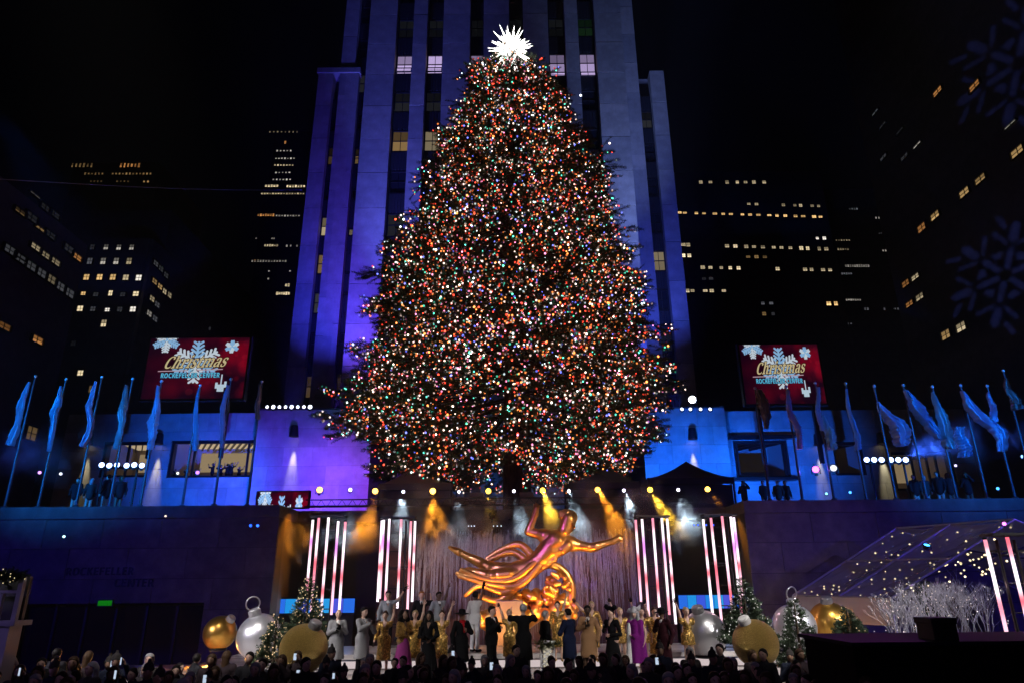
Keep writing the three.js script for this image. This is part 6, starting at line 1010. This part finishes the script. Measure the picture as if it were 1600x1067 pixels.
    for (const s of [-1, 1]) mesh('lapel', (() => { const sh = new THREE.Shape(); sh.moveTo(s * 0.055, 1.49); sh.lineTo(s * 0.115, 1.40); sh.lineTo(s * 0.09, 1.38); sh.lineTo(s * 0.105, 1.36); sh.lineTo(s * 0.008, 1.16); sh.lineTo(s * 0.045, 1.34); sh.closePath(); const g = new THREE.ExtrudeGeometry(sh, { depth: 0.008, bevelEnabled: false, steps: 1 }); const p = g.attributes.position; for (let i = 0; i < p.count; i++) p.setZ(i, p.getZ(i) + 0.158 - Math.max(0, p.getY(i) - 1.36) * 0.6 - Math.abs(p.getX(i)) * 0.28); g.computeVertexNormals(); return strip(g); })(), cm, t);
  } else if (W === 'gown') {
    mesh('gown_top', bodyGeo([...torso(0.97), ...(o.sleeves === 0 ? [] : sleeve(0.062, 0.04, 0.95))], 0.03, 70, { clip: hemCut(0.95), uv: 3 }), C[o.top ?? o.color], t);
    const folds = []; for (let i = 0; i < 14; i++) { const a = i / 14 * 6.283; folds.push(seg([0.06 * Math.cos(a), 0.99, 0.05 * Math.sin(a)], [0.25 * Math.cos(a), 0.06, 0.22 * Math.sin(a)], 0.09, 0.075)); }
    mesh('skirt', bodyGeo([...folds, seg([0, 0.95, 0], [0, 0.06, 0], 0.14, 0.2)], 0.02, 80, { clip: (x, y) => Math.max(0.04 - y, y - 1.06), uv: 3 }), cm, t);
  } else if (W === 'minidress') {
    mesh('dress', bodyGeo([...torso(1), ...sleeve(0.068, 0.045, 0.35), ...skirt(0.74, 0.14, 0.05)], 0.03, 64, { clip: hemCut(0.76), uv: 1 }), cm, t);
  } else if (W === 'catsuit') {
    mesh('suit', bodyGeo([...torso(0.98), ...sleeve(0.060, 0.038, 0.6), ...skirt(0.5, 0.125, 0.05), ...[-1, 1].flatMap((s) => [seg([s * 0.085, 0.92, 0], [s * 0.097, 0.5, 0.01], 0.09, 0.06)])], 0.03, 70, { clip: hemCut(0.42), uv: 1 }), cm, t);
  } else if (W === 'cape') {
    mesh('cape', bodyGeo([...torso(1.03), ...skirt(0.30, 0.13, 0.10), ...[-1, 1].flatMap((s) => [seg([s * 0.16, 1.40, 0], [s * 0.20, 0.45, 0], 0.085, 0.11)])], 0.05, 84, { clip: (x, y, z) => Math.max(y - 1.5, 0.36 - y), uv: 3 }), cm, t);
    mesh('under_dress', bodyGeo([seg([-0.16, 1.36, 0.07], [-0.19, 0.2, 0.09], 0.06, 0.12)], 0.03, 50, { clip: (x, y) => 0.16 - y }), C.white, t);
  }
  for (const s of [-1, 1]) mesh('shoe', bodyGeo([seg([s * 0.10, 0.045, -0.045], [s * 0.118, 0.035, 0.15], 0.046, 0.036)], 0.02, 22, { clip: (x, y) => -0.0 - y + 0.002 }), o.shoe ? C[o.shoe] : C.black, t);
  const H = (g) => g.applyMatrix4(hq);
  const hm = C[o.hair ?? 'hairBlack'];
  if (o.style === 'short') mesh('hair', H(bodyGeo([seg([0, 0.05, -0.022], [0, 0.035, -0.03], 0.095, 0.097), seg([-0.03, 0.085, 0.03], [0.03, 0.085, 0.03], 0.045, 0.045)], 0.02, 34, { clip: (x, y, z) => Math.max((0.035 + z * 0.55) - y - (z < -0.02 ? 0.075 : 0.0), -1) })), hm, t);
  else if (o.style === 'long') mesh('hair', H(bodyGeo([seg([0, 0.05, -0.025], [0, 0.02, -0.035], 0.106, 0.11), seg([0, 0, -0.06], [0, -0.30, -0.09], 0.10, 0.10), seg([-0.085, 0.02, -0.02], [-0.11, -0.26, 0.0], 0.05, 0.05), seg([0.085, 0.02, -0.02], [0.11, -0.26, 0.0], 0.05, 0.05)], 0.03, 44)), hm, t);
  else if (o.style === 'big') mesh('hair', H(bodyGeo(Array.from({ length: 34 }, (_, i) => { const a = i * 2.4, h = i / 34, y = 0.12 - 0.36 * h, r = 0.10 + 0.05 * Math.sin(h * 3); return seg([r * Math.cos(a) * 0.95, y, -0.05 + r * 0.7 * Math.sin(a) - (Math.sin(a) > 0.3 ? 0.06 : 0)], [r * Math.cos(a), y - 0.04, -0.055 + r * 0.7 * Math.sin(a) - (Math.sin(a) > 0.3 ? 0.06 : 0)], 0.05, 0.045); }), 0.02, 50)), hm, t);
  else if (o.style === 'bun') { mesh('hair', H(bodyGeo([seg([0, 0.05, -0.02], [0, 0.03, -0.03], 0.092, 0.097), seg([0, 0.1, -0.1], [0, 0.11, -0.11], 0.045, 0.045)], 0.015, 34, { clip: (x, y, z) => (0.03 + z * 0.6) - y - (z < -0.02 ? 0.06 : 0) })), hm, t); }
  if (o.hat === 'brim') mesh('hat', H(strip(lathe([[0.001, 0.145], [0.06, 0.15], [0.095, 0.13], [0.105, 0.05], [0.11, 0.045], [0.20, 0.03], [0.205, 0.022], [0.10, 0.03], [0.095, 0.028], [0.085, 0.12], [0.001, 0.13]], 28)).rotateX(0.1).translate(0, 0.015, -0.01)), C.black, t);
  if (o.hat === 'bow') mesh('headpiece', H(bodyGeo([seg([-0.03, 0.14, 0], [-0.13, 0.19, 0], 0.035, 0.065), seg([0.03, 0.14, 0], [0.14, 0.17, 0], 0.035, 0.07), seg([0, 0.11, 0], [0, 0.16, 0], 0.06, 0.05), seg([-0.13, 0.19, 0], [-0.1, 0.11, 0], 0.06, 0.03), seg([0.14, 0.17, 0], [0.1, 0.1, 0], 0.06, 0.03)], 0.02, 44)), C.black, t);
  if (o.hat === 'point') mesh('hat', H(bodyGeo([seg([-0.12, 0.09, 0], [0.14, 0.12, 0], 0.06, 0.05), seg([0.13, 0.13, 0], [0.21, 0.25, 0], 0.06, 0.012), seg([0, 0.05, 0], [0, 0.12, 0], 0.11, 0.09), seg([-0.14, 0.08, 0], [-0.2, 0.05, 0], 0.05, 0.02)], 0.03, 44, { clip: (x, y) => 0.02 - y })), C.palegrey, t);
  if (o.scarf) mesh('scarf', bodyGeo([seg([-0.05, 1.47, 0.06], [0.05, 1.47, 0.06], 0.05, 0.05), seg([0, 1.44, 0.11], [0.02, 1.2, 0.155], 0.035, 0.03)], 0.02, 34), C[o.scarf], t);
  if (o.mic) { const w = arms[o.mic < 0 ? 0 : 1][2], m = thing('microphone', o.micLabel, 'microphone', [0, 0, 0]); const k = new THREE.Group(); mesh('handle', bar(V(0, -0.1, 0), V(0, 0.08, 0), 0.012, 0.016, 10), M.blackMetal, m); mesh('grille', ball(0.027, 0, 0.1, 0, 12, 8), M.steel, m); o._mic = [m, w]; }
  const yaw = o.yaw ?? 0, sc = (o.h ?? 1.75) / 1.75, p = atD(o.px, 900, o.D);
  t.position.set(p.x, o.y ?? 0, -o.D); t.rotation.y = yaw; t.scale.setScalar(sc);
  // shift so that the foot point lies on the sight line through the given pixel column
  for (let k = 0; k < 3; k++) { const q = V(t.position.x, (o.y ?? 0) + 1.2, -o.D); const want = atD(o.px, 980, o.D); t.position.x = want.x; }
  if (o._mic) { t.updateMatrixWorld(true); o._mic[0].position.copy(o._mic[1].clone().add(V(0, 0.04, 0.05)).applyMatrix4(t.matrixWorld)); o._mic[0].rotation.set(0.3, yaw, 0); }
  return t;
}
const R2 = 0.44; // height of the riser deck
const PEOPLE = [
  { px: 527, D: 21.0, h: 1.80, skin: 'fair', wear: 'overcoat', color: 'grey', armL: 'clap', armR: 'clap', gloves: 2, yaw: 0.35, style: 'none', label: 'bald man in grey overcoat and black gloves clapping, leftmost of the front row' },
  { px: 567, D: 21.0, h: 1.84, skin: 'fair', wear: 'overcoat', color: 'lightgrey', armL: 'clapHigh', armR: 'clapHigh', yaw: 0.95, style: 'short', label: 'dark-haired man in light grey overcoat clapping toward the right' },
  { px: 604, D: 24.0, y: R2, h: 1.82, skin: 'tan', wear: 'suit', color: 'greysuit', armL: 'hang', armR: 'raiseOut', gloves: 1, yaw: 0.2, style: 'short', label: 'man in grey suit in the back row raising a black-gloved hand by the tubes' },
  { px: 601, D: 21.9, h: 1.70, f: 1, skin: 'fair', wear: 'catsuit', color: 'sequin', armL: 'hang', armR: 'raise', yaw: 0.05, style: 'bun', hair: 'hairBrown', shoe: 'sequin', label: 'dancer in long gold sequins with one arm up behind the plum skirt' },
  { px: 631, D: 21.0, h: 1.74, f: 1, skin: 'brown', wear: 'gown', color: 'plum', top: 'sequin', armL: 'cross', armR: 'cross', yaw: 0.7, style: 'big', label: 'woman with big dark curls in gold top and wide plum skirt' },
  { px: 648, D: 22.4, h: 1.70, f: 1, skin: 'fair', wear: 'catsuit', color: 'sequin', armL: 'hang', armR: 'raise', yaw: -0.1, style: 'bun', hair: 'hairBlond', shoe: 'sequin', label: 'fair-haired dancer in gold sequins behind the curly-haired woman' },
  { px: 657, D: 24.4, y: R2, h: 1.80, skin: 'fair', wear: 'suit', color: 'black', armL: 'hang', armR: 'up', tie: 1, yaw: 0.15, style: 'short', hair: 'hairGinger', label: 'ginger-haired man in black suit in the back row with a hand up' },
  { px: 670, D: 21.0, h: 1.72, f: 1, skin: 'brown', wear: 'gown', color: 'black', armL: 'front', armR: 'front', yaw: -0.05, style: 'long', label: 'long-haired woman in a long black dress with hands folded' },
  { px: 684, D: 24.2, y: R2, h: 1.78, skin: 'dark', wear: 'suit', color: 'greysuit', armL: 'hang', armR: 'raise', yaw: 0.5, style: 'short', label: 'dark-haired man in grey suit behind the long black dress raising an arm' },
  { px: 690, D: 22.2, h: 1.69, f: 1, skin: 'fair', wear: 'catsuit', color: 'sequin', armL: 'hang', armR: 'raise', yaw: 0.1, style: 'bun', hair: 'hairBrown', shoe: 'sequin', label: 'dancer in gold sequins between the long black dress and the wide hat' },
  { px: 721, D: 21.0, h: 1.74, skin: 'brown', wear: 'overcoat', color: 'black', hem: 0.42, trousers: 'palegrey', armL: 'hang', armR: 'clap', scarf: 'red', hat: 'brim', yaw: 0.5, style: 'short', label: 'person in wide black hat, black coat and red scarf' },
  { px: 742, D: 23.8, y: R2, h: 1.78, skin: 'dark', wear: 'suit', color: 'palegrey', trousers: 'palegrey', armL: 'raise', armR: 'hang', gloves: 2, yaw: 2.6, style: 'short', label: 'person in pale grey jacket with black gloves in the back row left of the statue' },
  { px: 768, D: 21.0, h: 1.84, skin: 'fair', wear: 'suit', color: 'black', armL: 'clap', armR: 'clap', yaw: 1.0, style: 'short', label: 'dark-haired man in black suit clapping in front of the statue' },
  { px: 796, D: 22.6, h: 1.70, f: 1, skin: 'fair', wear: 'catsuit', color: 'sequin', armL: 'raise', armR: 'hang', yaw: 0.0, style: 'bun', hair: 'hairBlond', shoe: 'sequin', label: 'dancer in gold sequins half hidden left of the tall grey-haired man' },
  { px: 818, D: 20.6, h: 1.90, skin: 'fair', wear: 'overcoat', color: 'black', hem: 0.45, trousers: 'darkgrey', armL: 'up', armR: 'up', yaw: 3.3, style: 'short', hair: 'hairGrey', label: 'tall grey-haired man in long black coat seen from behind with both hands up' },
  { px: 852, D: 21.2, h: 1.70, skin: 'fair', wear: 'overcoat', color: 'black', armL: 'hang', armR: 'hang', yaw: 1.9, style: 'short', hair: 'hairGrey', label: 'short grey-haired person in black coat behind the white lectern' },
  { px: 889, D: 20.7, h: 1.76, skin: 'fair', wear: 'overcoat', color: 'navy', trousers: 'darkgrey', armL: 'clap', armR: 'clap', yaw: -2.4, style: 'short', label: 'dark-haired man in navy coat seen from behind right of the lectern' },
  { px: 872, D: 23.2, y: 0.2, h: 1.70, f: 1, skin: 'fair', wear: 'catsuit', color: 'sequin', armL: 'hang', armR: 'raise', yaw: -0.1, style: 'bun', hair: 'hairBrown', shoe: 'sequin', label: 'dancer in gold sequins with a raised arm behind the lectern' },
  { px: 919, D: 20.8, h: 1.84, skin: 'dark', wear: 'overcoat', color: 'camel', trousers: 'brown', tie: 1, armL: 'mic', armR: 'hang', mic: -1, micLabel: 'black microphone held by the man in the camel coat', yaw: -0.1, style: 'short', label: 'man in camel overcoat, white shirt and black tie with a microphone' },
  { px: 926, D: 23.0, y: 0.2, h: 1.70, f: 1, skin: 'fair', wear: 'catsuit', color: 'sequin', armL: 'raiseOut', armR: 'hang', yaw: -0.1, style: 'bun', hair: 'hairBlond', shoe: 'sequin', label: 'dancer with a raised arm behind the man in the camel coat' },
  { px: 956, D: 21.0, h: 1.74, f: 1, skin: 'fair', wear: 'gown', color: 'black', armL: 'mic', armR: 'front', mic: -1, micLabel: 'small dark microphone held by the woman with the black headpiece', hat: 'bow', yaw: -0.7, style: 'bun', label: 'woman in long black dress with a large black bow headpiece' },
  { px: 970, D: 22.7, h: 1.71, f: 1, skin: 'fair', wear: 'minidress', color: 'sequin', armL: 'raise', armR: 'hang', yaw: 0, style: 'bun', hair: 'hairBlond', shoe: 'sequin', label: 'dancer in a short gold dress between the bow headpiece and the purple cape' },
  { px: 993, D: 20.9, h: 1.74, f: 1, skin: 'fair', wear: 'cape', color: 'purple', hat: 'point', armL: 'front', armR: 'hang', yaw: -0.5, style: 'long', hair: 'hairGrey', label: 'person in purple cape over white with a grey pointed hat' },
  { px: 1004, D: 22.6, h: 1.71, f: 1, skin: 'fair', wear: 'minidress', color: 'sequin', armL: 'raise', armR: 'hang', yaw: 0, style: 'bun', hair: 'hairBrown', shoe: 'sequin', label: 'dancer in gold sequins just right of the purple cape' },
  { px: 1036, D: 20.8, h: 1.74, skin: 'brown', wear: 'overcoat', color: 'maroon', hem: 0.3, armL: 'clap', armR: 'hang', hat: 'brim', yaw: -0.8, style: 'short', label: 'person in dark maroon coat and black brimmed hat' },
  { px: 1024, D: 23.0, h: 1.71, f: 1, skin: 'fair', wear: 'catsuit', color: 'sequin', armL: 'raise', armR: 'hang', yaw: 0.1, style: 'bun', hair: 'hairBrown', shoe: 'sequin', label: 'dancer with a raised arm behind the person in the maroon coat' },
  { px: 1074, D: 21.6, h: 1.74, f: 1, skin: 'fair', wear: 'minidress', color: 'sequin', armL: 'raise', armR: 'hang', yaw: 0.1, style: 'bun', hair: 'hairBlond', shoe: 'sequin', label: 'bare-legged dancer in short gold dress, rightmost of the row, one arm high' },
];
PEOPLE.forEach(figure);

// ---------------------------------------------------------------- the audience
{
  const bodies = [], mats = [cloth(0.02, 0.02, 0.024), cloth(0.035, 0.025, 0.03), cloth(0.02, 0.025, 0.045), cloth(0.05, 0.045, 0.045)], hairs = [C.hairBlack, C.hairBrown, C.hairBlack, C.hairGrey];
  const crowdLabel = 'dark spectator in the crowd seen from behind before the stage';
  function spectator(i) {
    const t = thing('spectator', crowdLabel, 'person', [0, 0, 0], 'spectators standing in the crowd before the stage');
    const up = i % 5 === 1, e = up ? V(0.27, 1.36, 0.16) : V(0.26, 1.14, 0), w = up ? V(0.12, 1.62, 0.28) : V(0.24, 0.9, 0.1), e2 = V(-0.26, 1.14, 0), w2 = up ? V(-0.08, 1.5, 0.28) : V(-0.24, 0.9, 0.1);
    const legs = [-1, 1].flatMap((s) => [seg([s * 0.085, 0.92, 0], [s * 0.1, 0.08, 0], 0.085, 0.05), seg([s * 0.1, 0.05, -0.03], [s * 0.11, 0.04, 0.13], 0.045, 0.035)]);
    const hq = new THREE.Matrix4().makeRotationY(((i * 0.37) % 1 - 0.5) * 1.2).setPosition(0, 1.645, 0.02);
    mesh('body', mergeC([bodyGeo([seg([0, 1.45, -0.015], [0, 1.56, 0.01], 0.055, 0.05), seg([-0.12, 1.4, 0], [0.12, 1.4, 0], 0.07, 0.07), seg([0, 1.3, 0], [0, 0.98, 0], 0.13, 0.12), seg(MA(V(0.175, 1.43, 0)), MA(e), 0.05, 0.042), seg(MA(e), MA(w), 0.042, 0.028), seg([-0.175, 1.43, 0], MA(e2), 0.05, 0.042), seg(MA(e2), MA(w2), 0.042, 0.028), ...legs], 0.05, 40), HEADLOW.clone().applyMatrix4(hq), handAt(e, w, 1, V(-1, 0, 0)), handAt(e2, w2, -1, V(1, 0, 0))]), SKIN[['fair', 'brown', 'tan', 'fair'][i % 4]], t);
    mesh('jacket', bodyGeo([seg([-0.14, 1.395, 0], [0.14, 1.395, 0], 0.095, 0.095), seg([0, 1.34, 0], [0, 0.85, 0], 0.17, 0.17), seg([0, 1.44, -0.02], [0, 1.51, -0.03], 0.085, 0.075), seg([0.175, 1.43, 0], MA(e), 0.075, 0.065), seg(MA(e), MA(e.clone().lerp(w, 0.9)), 0.065, 0.05), seg([-0.175, 1.43, 0], MA(e2), 0.075, 0.065), seg(MA(e2), MA(e2.clone().lerp(w2, 0.9)), 0.065, 0.05)], 0.05, 46), mats[i % 4], t);
    const hat = i % 4 === 2;
    mesh(hat ? 'knit_hat' : 'hair', bodyGeo(hat ? [seg([0, 0.05, -0.01], [0, 0.09, -0.015], 0.10, 0.085), seg([0, 0.19, -0.01], [0, 0.2, -0.01], 0.03, 0.03)] : i % 2 ? [seg([0, 0.05, -0.025], [0, 0.02, -0.035], 0.10, 0.105), seg([0, 0, -0.06], [0, -0.2, -0.08], 0.09, 0.08)] : [seg([0, 0.05, -0.022], [0, 0.03, -0.03], 0.094, 0.098)], 0.03, 26, { clip: (x, y, z) => (hat ? 0.03 - y : (0.035 + z * 0.6) - y - (z < -0.02 ? 0.3 : 0)) }).applyMatrix4(hq), hat ? mats[(i + 1) % 4] : hairs[i % 4], t);
    return t;
  }
  const protos = Array.from({ length: 10 }, (_, i) => spectator(i));
  const spots = [];
  for (let r = 0; r < 9; r++) { const D = 17.9 - r * 0.95; for (let x = -0.80 * D; x < (D < 13.5 ? 0.46 : 0.60) * D; x += rr(0.62, 1.0)) spots.push([x + (r % 2) * 0.3, D + rr(-0.25, 0.25)]); }
  const phones = [];
  spots.forEach(([x, D], i) => {
    const k = i % protos.length, o = i < protos.length ? protos[i] : copyOf(protos[k], 'spectator');
    o.position.set(x, PIT, -D); o.rotation.y = Math.PI + rr(-0.5, 0.5) + (x > 0 ? 0.25 : -0.25); o.scale.setScalar(rr(0.90, 1.06));
    if (k % 5 === 1 && rnd() < 0.45) { o.updateMatrixWorld(true); phones.push([V(0.02, 1.68, 0.33).applyMatrix4(o.matrixWorld), o.rotation.y]); }
  });
  phones.slice(0, 14).forEach(([p, ry], i) => { const t = thing('phone', 'smartphone with a lit screen held up in the crowd', 'phone', p, 'phones held up in the crowd'); mesh('case', new RoundedBoxGeometry(0.078, 0.155, 0.009, 2, 0.004), M.black, t); mesh('screen', box(0.07, 0.142, 0.002, 0, 0, -0.0056), glow(0.5, 0.6, 0.75), t); t.rotation.y = ry; });
  // silhouettes dancing in the wide lit window and on the right rim
  const dl = 'dark silhouetted person dancing behind the wide lit left window';
  const dp = figure({ px: 322, D: 62.6, y: 0, skin: 'brown', wear: 'suit', color: 'black', armL: 'up', armR: 'raiseOut', yaw: 2.6, style: 'short', label: dl, group: 'silhouettes in the wide left window' });
  const wy = hL2[2] - 0.4;
  dp.position.y = wy; const w1 = [275, 289, 300, 333, 343, 352, 362, 372];
  w1.forEach((px, i) => { const c = copyOf(dp, 'person'); c.position.x = atD(px, 735, 62.6).x; c.position.z = -62.4 - (i % 3) * 0.4; c.position.y = wy; c.rotation.y = rr(1.8, 4.2); c.scale.setScalar(rr(0.88, 1.05) * (i < 3 ? 0.8 : 1)); });
  const rimL = 'dark silhouetted onlooker behind the right rim under the dark window bay';
  [1163, 1194, 1217, 1229].forEach((px, i) => { const c = copyOf(protos[[1, 0, 3, 4][i]], 'spectator', rimL, 'onlookers behind the right rim'); c.position.set(atD(px, 770, 35.5).x, RIM - 0.02, -35.5); c.rotation.y = Math.PI + rr(-0.6, 0.6); c.scale.setScalar(rr(0.9, 1.0)); });
  const rimM = 'dark silhouetted stagehand among cases on the left rim';
  [118, 140, 165, 186].forEach((px, i) => { const c = copyOf(protos[[0, 3, 4, 5][i]], 'spectator', rimM, 'stagehands on the left rim'); c.position.set(atD(px, 770, 33).x, RIM - 0.02, -33); c.rotation.y = rr(0, 6); });
  [1432, 1448, 1470, 1487, 1515].forEach((px, i) => { const c = copyOf(protos[[0, 3, 4, 5, 1][i]], 'spectator', 'dark silhouetted onlooker in front of the amber shop window', 'onlookers by the amber shop window'); c.position.set(atD(px, 770, 34.5).x, RIM - 0.02, -34.5); c.rotation.y = Math.PI + rr(-0.8, 0.8); });
}

renderer.render(scene, camera);
